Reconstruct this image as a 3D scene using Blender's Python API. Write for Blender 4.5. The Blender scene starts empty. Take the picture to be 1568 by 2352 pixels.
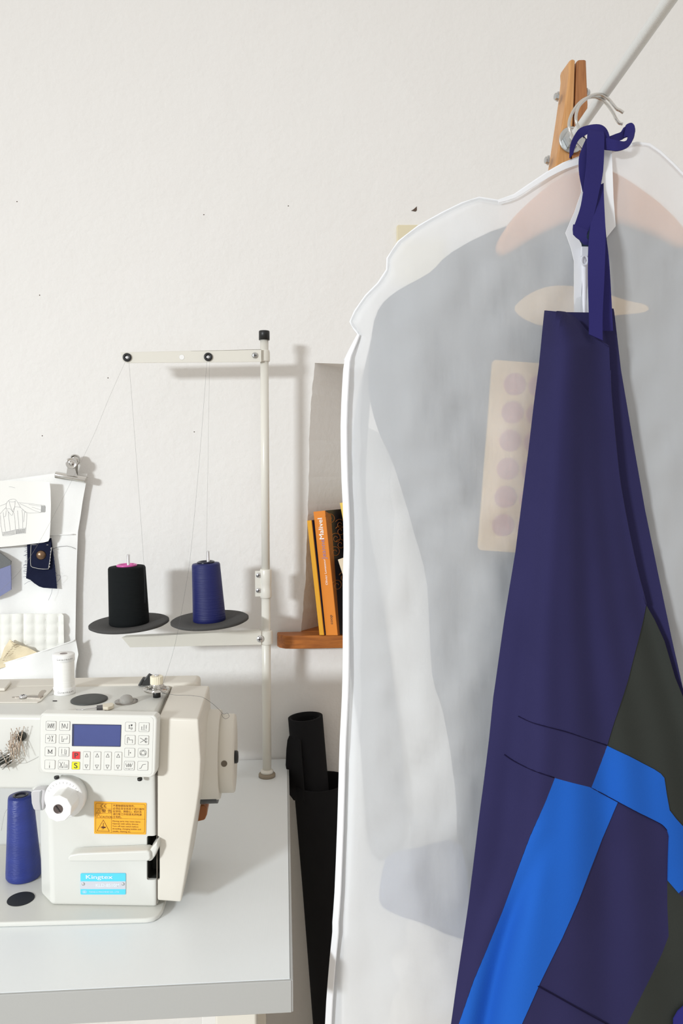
import bpy, bmesh, math, random
from mathutils import Vector, Matrix, noise
random.seed(7)
sc = bpy.context.scene
COL = sc.collection
R = math.radians

# ------------------------------------------------------------------ camera
F = 1800.0
CX, CY = 784.0, 1176.0
CZ = 1.274
YAW, PITCH = R(4.26), R(3.7)
cam_d = bpy.data.cameras.new('camera')
cam = bpy.data.objects.new('camera', cam_d)
COL.objects.link(cam)
cam.location = (0, 0, CZ)
cam.rotation_euler = (math.pi/2 - PITCH, 0, -YAW)
cam_d.sensor_fit = 'VERTICAL'
cam_d.sensor_height = 36
cam_d.sensor_width = 24
cam_d.lens = F/2352*36
cam_d.clip_start = 0.02
sc.camera = cam
_m = cam.rotation_euler.to_matrix()
_r, _u, _f = _m @ Vector((1, 0, 0)), _m @ Vector((0, 1, 0)), _m @ Vector((0, 0, -1))
C0 = Vector((0, 0, CZ))

def ray(px, py):
    return _f + _r*((px-CX)/F) + _u*((CY-py)/F)
def P(px, py, Y):
    d = ray(px, py); return C0 + d*(Y/d.y)
def PZ(px, py, Z):
    d = ray(px, py); return C0 + d*((Z-CZ)/d.z)
def PL(px, py, o, n):
    d = ray(px, py); return C0 + d*((o-C0).dot(n)/d.dot(n))

# ------------------------------------------------------------------ materials
def srgb(r, g, b):
    def c(v):
        v /= 255.0
        return v/12.92 if v <= .04045 else ((v+.055)/1.055)**2.4
    return (c(r), c(g), c(b), 1)
_mats = {}
def mat(name, rgb, rough=.5, metal=0, bump=0, bscale=200, spec=.5, var=0, vscale=30, stretch=None, trans=0, wave=None, sheen=0):
    if name in _mats: return _mats[name]
    m = bpy.data.materials.new(name); m.use_nodes = True
    nt = m.node_tree; b = nt.nodes['Principled BSDF']
    col = srgb(*rgb)
    b.inputs['Base Color'].default_value = col
    b.inputs['Roughness'].default_value = rough
    b.inputs['Metallic'].default_value = metal
    b.inputs['Specular IOR Level'].default_value = spec
    if trans: b.inputs['Transmission Weight'].default_value = trans
    if sheen:
        b.inputs['Sheen Weight'].default_value = sheen
    tc = nt.nodes.new('ShaderNodeTexCoord'); mp = nt.nodes.new('ShaderNodeMapping')
    nt.links.new(tc.outputs['Object'], mp.inputs['Vector'])
    if stretch: mp.inputs['Scale'].default_value = stretch
    if var:
        n = nt.nodes.new('ShaderNodeTexNoise'); n.inputs['Scale'].default_value = vscale; n.inputs['Detail'].default_value = 4
        nt.links.new(mp.outputs['Vector'], n.inputs['Vector'])
        mx = nt.nodes.new('ShaderNodeMix'); mx.data_type = 'RGBA'
        mx.inputs[6].default_value = tuple(c*(1-var) for c in col[:3])+(1,)
        mx.inputs[7].default_value = tuple(min(1, c*(1+var)) for c in col[:3])+(1,)
        nt.links.new(n.outputs['Fac'], mx.inputs[0]); nt.links.new(mx.outputs[2], b.inputs['Base Color'])
    if bump:
        n = nt.nodes.new('ShaderNodeTexNoise'); n.inputs['Scale'].default_value = bscale; n.inputs['Detail'].default_value = 5
        nt.links.new(mp.outputs['Vector'], n.inputs['Vector'])
        bp = nt.nodes.new('ShaderNodeBump'); bp.inputs['Strength'].default_value = bump; bp.inputs['Distance'].default_value = .004
        src = n.outputs['Fac']
        if wave:
            w = nt.nodes.new('ShaderNodeTexWave'); w.inputs['Scale'].default_value = wave
            w.bands_direction = 'X'
            nt.links.new(tc.outputs['Object'], w.inputs['Vector']); src = w.outputs['Fac']
        nt.links.new(src, bp.inputs['Height']); nt.links.new(bp.outputs['Normal'], b.inputs['Normal'])
    _mats[name] = m
    return m

def plaster():
    m = bpy.data.materials.new('plaster'); m.use_nodes = True
    nt = m.node_tree; b = nt.nodes['Principled BSDF']
    b.inputs['Base Color'].default_value = srgb(236, 234, 231)
    b.inputs['Roughness'].default_value = .85
    b.inputs['Specular IOR Level'].default_value = .2
    tc = nt.nodes.new('ShaderNodeTexCoord')
    n1 = nt.nodes.new('ShaderNodeTexNoise'); n1.inputs['Scale'].default_value = 14; n1.inputs['Detail'].default_value = 3
    n2 = nt.nodes.new('ShaderNodeTexNoise'); n2.inputs['Scale'].default_value = 130; n2.inputs['Detail'].default_value = 4
    b1 = nt.nodes.new('ShaderNodeBump'); b1.inputs['Strength'].default_value = .4; b1.inputs['Distance'].default_value = .006
    b2 = nt.nodes.new('ShaderNodeBump'); b2.inputs['Strength'].default_value = .5; b2.inputs['Distance'].default_value = .0016
    for n in (n1, n2): nt.links.new(tc.outputs['Object'], n.inputs['Vector'])
    nt.links.new(n1.outputs['Fac'], b1.inputs['Height']); nt.links.new(b1.outputs['Normal'], b2.inputs['Normal'])
    nt.links.new(n2.outputs['Fac'], b2.inputs['Height']); nt.links.new(b2.outputs['Normal'], b.inputs['Normal'])
    return m

def bag_material():
    m = bpy.data.materials.new('sheer_nonwoven'); m.use_nodes = True
    nt = m.node_tree; nt.nodes.clear()
    out = nt.nodes.new('ShaderNodeOutputMaterial')
    dif = nt.nodes.new('ShaderNodeBsdfDiffuse'); dif.inputs['Color'].default_value = (.955, .972, .99, 1)
    tl = nt.nodes.new('ShaderNodeBsdfTranslucent'); tl.inputs['Color'].default_value = (.955, .972, .99, 1)
    tr = nt.nodes.new('ShaderNodeBsdfTransparent'); tr.inputs['Color'].default_value = (1, 1, 1, 1)
    rf = nt.nodes.new('ShaderNodeBsdfRefraction'); rf.inputs['IOR'].default_value = 1.06; rf.inputs['Roughness'].default_value = .33
    a = nt.nodes.new('ShaderNodeMixShader'); a.inputs[0].default_value = BAG_TL
    nt.links.new(dif.outputs[0], a.inputs[1]); nt.links.new(tl.outputs[0], a.inputs[2])
    b = nt.nodes.new('ShaderNodeMixShader'); b.inputs[0].default_value = BAG_RF
    nt.links.new(tr.outputs[0], b.inputs[1]); nt.links.new(rf.outputs[0], b.inputs[2])
    c = nt.nodes.new('ShaderNodeMixShader'); c.inputs[0].default_value = BAG_OPEN
    nt.links.new(a.outputs[0], c.inputs[1]); nt.links.new(b.outputs[0], c.inputs[2])
    tc = nt.nodes.new('ShaderNodeTexCoord'); mp = nt.nodes.new('ShaderNodeMapping'); mp.inputs['Scale'].default_value = (1, 1, .25)
    n = nt.nodes.new('ShaderNodeTexNoise'); n.inputs['Scale'].default_value = 60; n.inputs['Detail'].default_value = 5
    bp = nt.nodes.new('ShaderNodeBump'); bp.inputs['Strength'].default_value = .3; bp.inputs['Distance'].default_value = .003
    nt.links.new(tc.outputs['Object'], mp.inputs['Vector']); nt.links.new(mp.outputs[0], n.inputs['Vector'])
    nt.links.new(n.outputs['Fac'], bp.inputs['Height'])
    nt.links.new(bp.outputs[0], dif.inputs['Normal']); nt.links.new(bp.outputs[0], tl.inputs['Normal'])
    nt.links.new(c.outputs[0], out.inputs['Surface'])
    return m
BAG_TL, BAG_RF, BAG_OPEN = .16, .75, .46

def wood(name, c1, c2, scale=(6, 6, 1.0), rough=.45, ws=5):
    m = bpy.data.materials.new(name); m.use_nodes = True
    nt = m.node_tree; b = nt.nodes['Principled BSDF']; b.inputs['Roughness'].default_value = rough
    tc = nt.nodes.new('ShaderNodeTexCoord'); mp = nt.nodes.new('ShaderNodeMapping'); mp.inputs['Scale'].default_value = scale
    n = nt.nodes.new('ShaderNodeTexNoise'); n.inputs['Scale'].default_value = ws; n.inputs['Detail'].default_value = 6
    n.inputs['Distortion'].default_value = 1.2
    cr = nt.nodes.new('ShaderNodeValToRGB')
    cr.color_ramp.elements[0].position = .3; cr.color_ramp.elements[1].position = .7
    cr.color_ramp.elements[0].color = srgb(*c1); cr.color_ramp.elements[1].color = srgb(*c2)
    nt.links.new(tc.outputs['Object'], mp.inputs['Vector']); nt.links.new(mp.outputs[0], n.inputs['Vector'])
    nt.links.new(n.outputs['Fac'], cr.inputs[0]); nt.links.new(cr.outputs[0], b.inputs['Base Color'])
    return m

WALL = plaster()
BAGM = bag_material()
WOOD = wood('honey_pine', (190, 134, 80), (212, 160, 104), (40, 40, 3), .4)
WOOD2 = wood('dark_pine', (146, 92, 50), (176, 118, 70), (40, 40, 3), .4)
SHELF = wood('shelf_wood', (146, 82, 30), (184, 110, 44), (4, 30, 30), .4)
HANGW = mat('hanger_wood', (222, 158, 110), .5)
LAMI = mat('laminate', (236, 240, 241), .35, bump=.05, wave=260)
EDGE = mat('edge_grey', (178, 179, 177), .5, var=.02, vscale=400)
MACH = mat('machine_enamel', (217, 217, 211), .3, bump=.03, bscale=260)
COVR = mat('cover_plastic', (219, 214, 203), .42)
PANEL = mat('panel_plastic', (226, 226, 220), .45)
IVORY = mat('ivory_paint', (228, 225, 215), .3)
STEEL = mat('steel', (222, 222, 224), .25, .9)
CHROME = mat('chrome', (214, 212, 208), .12, .97)
ZINC = mat('zinc', (198, 200, 200), .33, 1)
BLACK = mat('black_plastic', (26, 27, 28), .4)
RUBBER = mat('grey_rubber', (66, 68, 66), .55, var=.3, vscale=50)
FOAM = mat('grey_foam', (72, 71, 70), .9, bump=.3, bscale=600)
INK = mat('ink', (52, 46, 46), .6)
INKS = mat('pencil', (176, 176, 178), .8)
WHITE = mat('white_plastic', (244, 244, 242), .4)
CLOTHW = mat('white_cotton', (251, 251, 249), .9, bump=.15, bscale=900)
PAPER = mat('paper', (244, 243, 238), .8)
NAVY = mat('navy_cotton', (46, 44, 83), .92, bump=.12, bscale=900, spec=.15, var=.12, vscale=14)
STRAP = mat('strap_navy', (46, 43, 102), .9, bump=.1, bscale=900, spec=.15)
BLUE = mat('royal_blue_cotton', (32, 94, 190), .92, bump=.12, bscale=900, spec=.15, var=.06, vscale=14)
CHAR = mat('charcoal_cotton', (54, 57, 54), .95, bump=.12, bscale=900, spec=.12, var=.12, vscale=14)
SEAM = mat('seam_shadow', (26, 22, 52), .95, spec=.1)
DENIM = mat('denim', (30, 34, 56), .95, bump=.3, bscale=1200, spec=.1, var=.2, vscale=60)
CREAM = mat('cream_cotton', (236, 222, 190), .95, bump=.2, bscale=900)

# ------------------------------------------------------------------ builders
class MB:
    """collects shapes into one mesh"""
    def __init__(s): s.bm = bmesh.new()
    def _mi(s, faces, m, smooth=True):
        for f in faces: f.material_index = m; f.smooth = smooth
    def prism(s, pts, vec, m=0, smooth=False):
        vec = Vector(vec)
        a = [s.bm.verts.new(p) for p in pts]; b = [s.bm.verts.new(Vector(p)+vec) for p in pts]
        fs = [s.bm.faces.new(a), s.bm.faces.new(b[::-1])]
        n = len(pts)
        for i in range(n):
            fs.append(s.bm.faces.new((a[i], b[i], b[(i+1) % n], a[(i+1) % n])))
        s._mi(fs, m, smooth); return s
    def box(s, c, size, m=0, rot=None):
        c = Vector(c); hx, hy, hz = (v/2 for v in size)
        M3 = rot or Matrix.Identity(3)
        pts = [c + M3 @ Vector((x*hx, y*hy, -hz)) for x, y in ((-1, -1), (1, -1), (1, 1), (-1, 1))]
        return s.prism(pts, M3 @ Vector((0, 0, 2*hz)), m)
    def lathe(s, o, axis, prof, m=0, seg=40, smooth=True, caps=True):
        """prof: list of (radius, distance along axis)"""
        o = Vector(o); ax = Vector(axis).normalized()
        t = Vector((0, 0, 1)) if abs(ax.z) < .9 else Vector((1, 0, 0))
        e1 = ax.cross(t).normalized(); e2 = ax.cross(e1).normalized()
        rings = []
        for r, h in prof:
            rings.append([s.bm.verts.new(o+ax*h+(e1*math.cos(2*math.pi*k/seg)+e2*math.sin(2*math.pi*k/seg))*r) for k in range(seg)])
        fs = []
        for a, b in zip(rings, rings[1:]):
            for k in range(seg):
                fs.append(s.bm.faces.new((a[k], a[(k+1) % seg], b[(k+1) % seg], b[k])))
        s._mi(fs, m, smooth)
        if caps:
            cf = []
            if prof[0][0] > 1e-6: cf.append(s.bm.faces.new(rings[0][::-1]))
            if prof[-1][0] > 1e-6: cf.append(s.bm.faces.new(rings[-1]))
            s._mi(cf, m, False)
        return s
    def tube(s, pts, r, m=0, seg=8, closed=False):
        pts = [Vector(p) for p in pts]; n = len(pts)
        rs = r if isinstance(r, (list, tuple)) else [r]*n
        rings = []; e1 = None
        for i, p in enumerate(pts):
            if closed: t = pts[(i+1) % n]-pts[i-1]
            else: t = pts[min(i+1, n-1)]-pts[max(i-1, 0)]
            t.normalize()
            if e1 is None:
                h = Vector((0, 0, 1)) if abs(t.z) < .9 else Vector((1, 0, 0))
                e1 = t.cross(h).normalized()
            else:
                e1 = (e1 - t*e1.dot(t)).normalized()
            e2 = t.cross(e1)
            rings.append([s.bm.verts.new(p+(e1*math.cos(2*math.pi*k/seg)+e2*math.sin(2*math.pi*k/seg))*rs[i]) for k in range(seg)])
        fs = []
        pairs = list(zip(rings, rings[1:]))
        if closed: pairs.append((rings[-1], rings[0]))
        for a, b in pairs:
            for k in range(seg):
                fs.append(s.bm.faces.new((a[k], a[(k+1) % seg], b[(k+1) % seg], b[k])))
        if not closed:
            fs.append(s.bm.faces.new(rings[0][::-1])); fs.append(s.bm.faces.new(rings[-1]))
        s._mi(fs, m, True); return s
    def ball(s, c, r, m=0, scale=(1, 1, 1), seg=20):
        g = bmesh.ops.create_uvsphere(s.bm, u_segments=seg, v_segments=seg//2, radius=r,
                                      matrix=Matrix.Translation(c) @ Matrix.Diagonal((*scale, 1)))
        s._mi({f for v in g['verts'] for f in v.link_faces}, m); return s
    def mesh(s, me, M4, m=0):
        n0 = len(s.bm.verts); f0 = len(s.bm.faces)
        s.bm.from_mesh(me)
        s.bm.verts.ensure_lookup_table(); s.bm.faces.ensure_lookup_table()
        for v in s.bm.verts[n0:]: v.co = M4 @ v.co
        s._mi(s.bm.faces[f0:], m, False); return s
    def strip(s, A, B, m=0):
        """surface between two polylines"""
        a = [s.bm.verts.new(p) for p in A]; b = [s.bm.verts.new(p) for p in B]
        fs = [s.bm.faces.new((a[i], a[i+1], b[i+1], b[i])) for i in range(len(a)-1)]
        s._mi(fs, m, True); return s
    def build(s, name, mats, parent=None, bevel=0, bseg=3, solid=0, sub=0, offset=0.0, recalc=True, autosmooth=False):
        if recalc: bmesh.ops.recalc_face_normals(s.bm, faces=s.bm.faces)
        me = bpy.data.meshes.new(name); s.bm.to_mesh(me); s.bm.free()
        for m in (mats if isinstance(mats, (list, tuple)) else [mats]): me.materials.append(m)
        o = bpy.data.objects.new(name, me); COL.objects.link(o)
        if parent is not None:
            o.parent = parent
            if parent.type == 'EMPTY':
                o.matrix_parent_inverse = Matrix.Translation(-parent.location)
        if solid:
            md = o.modifiers.new('thick', 'SOLIDIFY'); md.thickness = solid; md.offset = offset
            md = o.modifiers.new('split', 'EDGE_SPLIT'); md.split_angle = R(50)
        if bevel:
            md = o.modifiers.new('bevel', 'BEVEL'); md.width = bevel; md.segments = bseg; md.limit_method = 'ANGLE'; md.angle_limit = R(35)
            md.harden_normals = False
            for p in me.polygons: p.use_smooth = True
            md = o.modifiers.new('wn', 'WEIGHTED_NORMAL'); md.weight = 80; md.keep_sharp = True
        if sub:
            md = o.modifiers.new('sub', 'SUBSURF'); md.levels = sub; md.render_levels = sub
        return o

def tag(o, label, cat, group=None):
    o['label'] = label; o['category'] = cat
    if group: o['group'] = group
    return o
def thing(name, label, cat, loc, group=None):
    o = bpy.data.objects.new(name, None); COL.objects.link(o); o.location = loc; o.empty_display_size = .02
    return tag(o, label, cat, group)
def structure(o):
    o['kind'] = 'structure'; return o

def cut(o, cutter_mb):
    c = cutter_mb.build('cutter', [o.data.materials[0]])
    md = o.modifiers.new('cut', 'BOOLEAN'); md.object = c; md.operation = 'DIFFERENCE'; md.solver = 'EXACT'
    dg = bpy.context.evaluated_depsgraph_get()
    me = bpy.data.meshes.new_from_object(o.evaluated_get(dg))
    o.modifiers.clear(); o.data = me
    bpy.data.objects.remove(c)

_fontcache = {}
def text_mesh(s, size, bold=0, align='LEFT', sx=1.0, shear=0):
    key = (s, size, bold, align, sx, shear)
    if key in _fontcache: return _fontcache[key]
    cu = bpy.data.curves.new('t', 'FONT'); cu.body = s; cu.size = size; cu.offset = bold; cu.align_x = align; cu.shear = shear
    cu.resolution_u = 3
    o = bpy.data.objects.new('t', cu); COL.objects.link(o)
    dg = bpy.context.evaluated_depsgraph_get()
    me = bpy.data.meshes.new_from_object(o.evaluated_get(dg))
    bpy.data.objects.remove(o)
    for v in me.vertices: v.co.x *= sx
    _fontcache[key] = me
    return me

def cat_rom(pts, n=4, closed=False):
    pts = [Vector(p) for p in pts]; out = []
    N = len(pts); rng = range(N if closed else N-1)
    for i in rng:
        p0 = pts[i-1] if (closed or i > 0) else pts[0]
        p1 = pts[i]; p2 = pts[(i+1) % N]; p3 = pts[(i+2) % N] if (closed or i+2 < N) else pts[-1]
        for k in range(n):
            t = k/n
            out.append(.5*((2*p1)+(p2-p0)*t+(2*p0-5*p1+4*p2-p3)*t*t+(3*p1-p0-3*p2+p3)*t**3))
    if not closed: out.append(pts[-1])
    return out
def cr2(pts, n=4, closed=False):
    return [(v.x, v.y) for v in cat_rom([(x, y, 0) for x, y in pts], n, closed)]

def sheet(poly, depth, step, mb=None, m=0):
    """fills a closed outline with a grid and hangs it in the room by depth(px, py)"""
    bm = bmesh.new()
    bm.faces.new([bm.verts.new((x, y, 0)) for x, y in poly])
    xs = [p[0] for p in poly]; ys = [p[1] for p in poly]
    g = math.floor(min(xs)/step)*step + step*.5
    while g < max(xs):
        bmesh.ops.bisect_plane(bm, geom=bm.verts[:]+bm.edges[:]+bm.faces[:], plane_co=(g, 0, 0), plane_no=(1, 0, 0), dist=1e-4); g += step
    g = math.floor(min(ys)/step)*step + step*.5
    while g < max(ys):
        bmesh.ops.bisect_plane(bm, geom=bm.verts[:]+bm.edges[:]+bm.faces[:], plane_co=(0, g, 0), plane_no=(0, 1, 0), dist=1e-4); g += step
    bmesh.ops.triangulate(bm, faces=[f for f in bm.faces if len(f.verts) > 4])
    for v in bm.verts: v.co = P(v.co.x, v.co.y, depth(v.co.x, v.co.y))
    for f in bm.faces: f.smooth = True
    if mb is None:
        mb = MB(); mb.bm.free(); mb.bm = bm
        for f in bm.faces: f.material_index = m
        return mb
    me = bpy.data.meshes.new('tmp'); bm.to_mesh(me); bm.free()
    n0 = len(mb.bm.faces); mb.bm.from_mesh(me); mb.bm.faces.ensure_lookup_table()
    for f in mb.bm.faces[n0:]: f.material_index = m; f.smooth = True
    return mb

def edge_dist(poly):
    segs = [(poly[i], poly[(i+1) % len(poly)]) for i in range(len(poly))]
    def d(x, y):
        best = 1e9
        for (ax, ay), (bx, by) in segs:
            dx, dy = bx-ax, by-ay; L = dx*dx+dy*dy
            t = 0 if L == 0 else max(0, min(1, ((x-ax)*dx+(y-ay)*dy)/L))
            q = (x-ax-t*dx)**2+(y-ay-t*dy)**2
            if q < best: best = q
        return math.sqrt(best)
    return d

def rrect(x0, y0, x1, y1, r, n=5):
    pts = []
    for cx, cy, a0 in ((x1-r, y0+r, -90), (x1-r, y1-r, 0), (x0+r, y1-r, 90), (x0+r, y0+r, 180)):
        for k in range(n+1):
            a = R(a0+90*k/n); pts.append((cx+r*math.cos(a), cy+r*math.sin(a)))
    return pts

ZT = .76                      # table top height
YW = 1.335                    # wall plane

# ================================================================== ROOM
# back wall: left field, and a right field that turns away along a crease
cr0, cr1 = P(700, -60, YW), P(1170, 472, YW)
dirc = (cr1-cr0).normalized()
top = cr0 + dirc*((2.75-cr0.z)/dirc.z)
cr2_ = cr0 + dirc*((.9-cr0.z)/dirc.z)
low = Vector((cr2_.x, YW, 0.0))
XL, XR, RD = -1.3, 1.9, 0.12
mb = MB()
front = [Vector((XL, YW, 0)), low, cr2_, top, Vector((XL, YW, 2.75))]
mb.prism(front, (0, .4, 0))
wall = structure(mb.build('wall_back', WALL))
mbR = MB()
mbR.prism([low, Vector((XR, YW+RD, 0)), Vector((XR, YW+RD*1.2, 2.75)), top, cr2_], (0, .4, 0))
wallr = structure(mbR.build('wall_right', WALL))
# the niche
nl = [(712, 833), (707, 880), (701, 940), (698, 1010), (698, 1080), (696, 1160), (692, 1250), (690, 1330), (684, 1400), (679, 1456)]
random.seed(3)
nl2 = []
for a, b in zip(nl, nl[1:]):
    for k in range(5):
        t = k/5; nl2.append((a[0]+(b[0]-a[0])*t+random.uniform(-1, 1), a[1]+(b[1]-a[1])*t))
nl2.append(nl[-1])
edge = [P(x, y, YW) for x, y in nl2]
cm = MB()
X2, DD = .42, .118
zt_, zb_ = edge[0].z, P(680, 1462, YW).z
zr = P(785, 839, YW).z
def back(e, z): return Vector((e.x+.088, YW+DD, z))
# niche hollow: a loft from the ragged mouth to the splayed back
ring_f = [Vector((e.x, YW-.01, e.z)) for e in edge] + [Vector((X2, YW-.01, zb_)), Vector((X2, YW-.01, zr-.005))]
ring_b = [Vector((min(e.x, edge[0].x)+.085, YW+DD, min(e.z, zt_-.004))) for e in edge] + [Vector((X2, YW+DD, zb_)), Vector((X2, YW+DD, zt_-.008))]
for i in range(len(edge)):
    ring_b[i].x = .152 - .02*(i/len(edge))
fa = [cm.bm.verts.new(v) for v in ring_f]; fb = [cm.bm.verts.new(v) for v in ring_b]
cm.bm.faces.new(fa); cm.bm.faces.new(fb[::-1])
for i in range(len(fa)):
    j = (i+1) % len(fa); cm.bm.faces.new((fa[i], fb[i], fb[j], fa[j]))
bmesh.ops.triangulate(cm.bm, faces=cm.bm.faces)
cut(wall, cm)
# plaster marks
DARKM = mat('dark_chip', (92, 76, 66), .9)
mb = MB(); mb.prism([P(x, y, YW-.0005) for x, y in ((944, 484), (949, 481), (957, 474), (957, 483), (954, 486))], (0, .002, 0))
mb.build('plaster_chip', DARKM, wall)
for (x, y) in ((468, 493), (39, 463), (91, 678), (248, 868), (446, 992), (97, 1001), (662, 473)):
    mb = MB(); mb.ball(P(x, y, YW), .0009, scale=(1.2, .5, 1), seg=8)
    mb.build('plaster_speck', DARKM, wall)
mb = MB(); mb.box((.2, .2, -.02), (3.4, 3.6, .04))
FLOORM = wood('floor_boards', (196, 180, 158), (216, 202, 182), (2, 14, 1), .5)
structure(mb.build('floor', FLOORM))
mb = MB(); mb.prism([P(x, y, YW-.006) for x, y in rrect(911, 516, 1040, 640, 5)], (0, .006, 0))
mb.build('tmp', mat('cream_plate', (226, 216, 186), .4), None, bevel=.0015)
sw = bpy.data.objects['tmp']; sw.name = 'wall_plate'; sw.data.name = 'wall_plate'
tag(sw, 'blank cream plastic wall plate half hidden behind garment bag shoulder', 'wall plate')

# wooden shelf in the niche
mb = MB()
zs = P(680, 1458, YW-.03).z
pl = [P(x, 1458, YW-.03) for x in (790,)]
xl = P(636, 1470, YW-.03).x
plan = [(xl+.0, YW-.005), (xl+.0, YW-.018), (xl+.004, YW-.028), (xl+.014, YW-.036), (xl+.03, YW-.038), (.40, YW-.038), (.40, YW-.002), (xl+.2, YW-.002)]
mb.prism([Vector((x, y, zs)) for x, y in plan], (0, 0, -.0225))
mb.prism([Vector((x, y, zs)) for x, y in ((.028, YW-.002), (.40, YW-.002), (.40, YW+.185), (.12, YW+.185))], (0, 0, -.012))
sh = mb.build('niche_shelf', SHELF, bevel=.002)
tag(sh, 'brown wooden shelf board with rounded corner at the wall niche', 'shelf')

# books
def book(name, label, foot, lean, theta, thick, h, depth, cols, spine_txt=None, spine=True):
    """foot: bottom left spine corner; book depth axis turned by theta from +Y towards +X"""
    d = Vector((math.sin(theta), math.cos(theta), 0)); w0 = Vector((math.cos(theta), -math.sin(theta), 0))
    rot = Matrix.Rotation(lean, 3, d)
    w = rot @ w0; up = rot @ Vector((0, 0, 1))
    t = thing(name, label, 'book', foot, 'books in the niche')
    ct = .0016
    mb = MB()   # cover: spine, two boards
    mb.prism([foot, foot+w*thick, foot+w*thick+up*h, foot+up*h], d*ct, 0)
    mb.prism([foot+d*ct, foot+w*ct+d*ct, foot+w*ct+up*h+d*ct, foot+up*h+d*ct], d*depth, 0)
    mb.prism([foot+w*(thick-ct)+d*ct, foot+w*thick+d*ct, foot+w*thick+up*h+d*ct, foot+w*(thick-ct)+up*h+d*ct], d*depth, 1)
    mb.build('cover', cols[:2], t)
    mb = MB(); mb.prism([foot+w*ct+up*.003+d*ct, foot+w*(thick-ct)+up*.003+d*ct, foot+w*(thick-ct)+up*(h-.003)+d*ct, foot+w*ct+up*(h-.003)+d*ct], d*(depth-.004))
    mb.build('pages', PAPER, t)
    return t, w, up, d
OR = mat('orange_card', (222, 132, 40), .45); YEL = mat('yellow_card', (222, 160, 36), .45); DKB = mat('midnight_card', (24, 26, 40), .4)
GOLD = mat('gold_print', (150, 88, 34), .5); CRM = mat('cream_card', (238, 204, 96), .5); BEI = mat('beige_card', (222, 206, 180), .5); LIL = mat('lilac_print', (150, 130, 170), .6)
BLUC = mat('slate_card', (40, 48, 82), .5)
th = R(38)
fy = YW+.005
foot2 = PZ(748.5, 1459, zs+.0005)
foot1 = foot2 - Vector((math.cos(th), -math.sin(th), 0))*.0098 - Vector((math.sin(th), math.cos(th), 0))*.005
book('thin_book', 'thin yellow book leaning leftmost on the niche shelf', foot1, R(-7.5), th, .0088, .193, .14, [YEL, BLUC])
t, w, up, d = book('thick_book', 'thick orange book with white name on spine and dark gold patterned cover', foot2, R(-7.0), th, .0235, .208, .15, [OR, DKB])
M4 = Matrix((( -up).to_4d(), w.to_4d(), (-d).to_4d(), (0, 0, 0, 1))).transposed()
def spine_text(s, size, along, across, m, bold=0):
    # reads bottom to top
    X = up; Yv = -w; o = foot2+up*along+w*across-d*.0004
    M = Matrix(((X.x, Yv.x, -d.x, o.x), (X.y, Yv.y, -d.y, o.y), (X.z, Yv.z, -d.z, o.z), (0, 0, 0, 1)))
    return MB().mesh(text_mesh(s, size, bold), M)
MSP = Matrix(((up.x, -w.x, -d.x, 0), (up.y, -w.y, -d.y, 0), (up.z, -w.z, -d.z, 0), (0, 0, 0, 1))); MSP2 = MSP.copy()
MSP.translation = foot2+up*.1603+w*.0165-d*.00045; MSP2.translation = foot2+up*.1600+w*.0163-d*.0005
cov = [c for c in t.children if c.name.startswith('cover')][0]
spine_text('Malivel', .0133, .160, .0165, WHITE).mesh(text_mesh('Malivel', .0133), MSP).mesh(text_mesh('Malivel', .0133), MSP2).build('lettering', WHITE, cov)
spine_text('Jeanne', .0125, .128, .0165, LIL).build('lettering', LIL, cov)
spine_text('Olivier Levasseur', .0062, .084, .0145, WHITE).build('lettering', WHITE, cov)
spine_text('coop', .008, .018, .0165, INK).build('lettering', INK, cov)
# curls on the front board
mb = MB()
random.seed(5)
for k in range(17):
    cx = .012+random.random()*.05; cz = .014+k*.0112
    pts = []
    for q in range(22):
        a = q*.42; rr = .0035+.0006*q
        pts.append(foot2+w*(.0235+.0002)+d*(cx+rr*math.cos(a))+up*(cz+rr*.6*math.sin(a)))
    mb.tube(pts, .0006, seg=5)
mb.prism([foot2+w*.0236+d*.001, foot2+w*.0236+d*.006, foot2+w*.0236+d*.016+up*.2, foot2+w*.0236+d*.001+up*.207], w*.0002)
mb.build('cover_print', GOLD, cov)
foot3 = PZ(838, 1459, zs+.0005)
book('tall_book', 'cream yellow book leaning rightmost, half hidden by the garment bag', foot3, R(-13.0), th, .02, .226, .13, [CRM, CRM])
foot4 = PZ(834, 1466, zs+.0005)
t4, w4, up4, d4 = book('small_book', 'short beige book leaning in front of the dark patterned cover', foot4, R(-20), R(30), .022, .136, .06, [BEI, BEI])

# ================================================================== TABLE
tr = PZ(674, 2250, ZT); tb = PZ(658, 1757, ZT)
XT = (tr.x+tb.x)/2; YF = tr.y; YB = YW-.006
TT = .0335
tbl = thing('sewing_table', 'white laminate sewing table with grey front edge under the machine', 'table', (XT-.55, YF+.27, 0))
mb = MB(); mb.box((XT-.6, (YF+YB)/2+.001, ZT-TT/2), (1.2-.003, YB-YF-.002, TT)); mb.build('tabletop', LAMI, tbl)
mb = MB(); mb.box((XT-.6, YF+.0005, ZT-TT/2-.0002), (1.2, .003, TT-.0004))
mb.box((XT+.0002, (YF+YB)/2, ZT-TT/2-.0002), (.003, YB-YF, TT-.0004)); mb.build('edge_band', EDGE, tbl, bevel=.0006)
for x in (XT-.06, XT-1.12):
    for y in (YF+.09, YB-.08):
        mb = MB(); mb.box((x, y, (ZT-TT)/2), (.045, .03, ZT-TT)); mb.build('leg', IVORY, tbl, bevel=.003)
for x in (XT-.06, XT-1.12):
    mb = MB(); mb.box((x, (YF+YB)/2, .12), (.04, YB-YF-.2, .03)); mb.build('stretcher', IVORY, tbl, bevel=.003)
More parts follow.
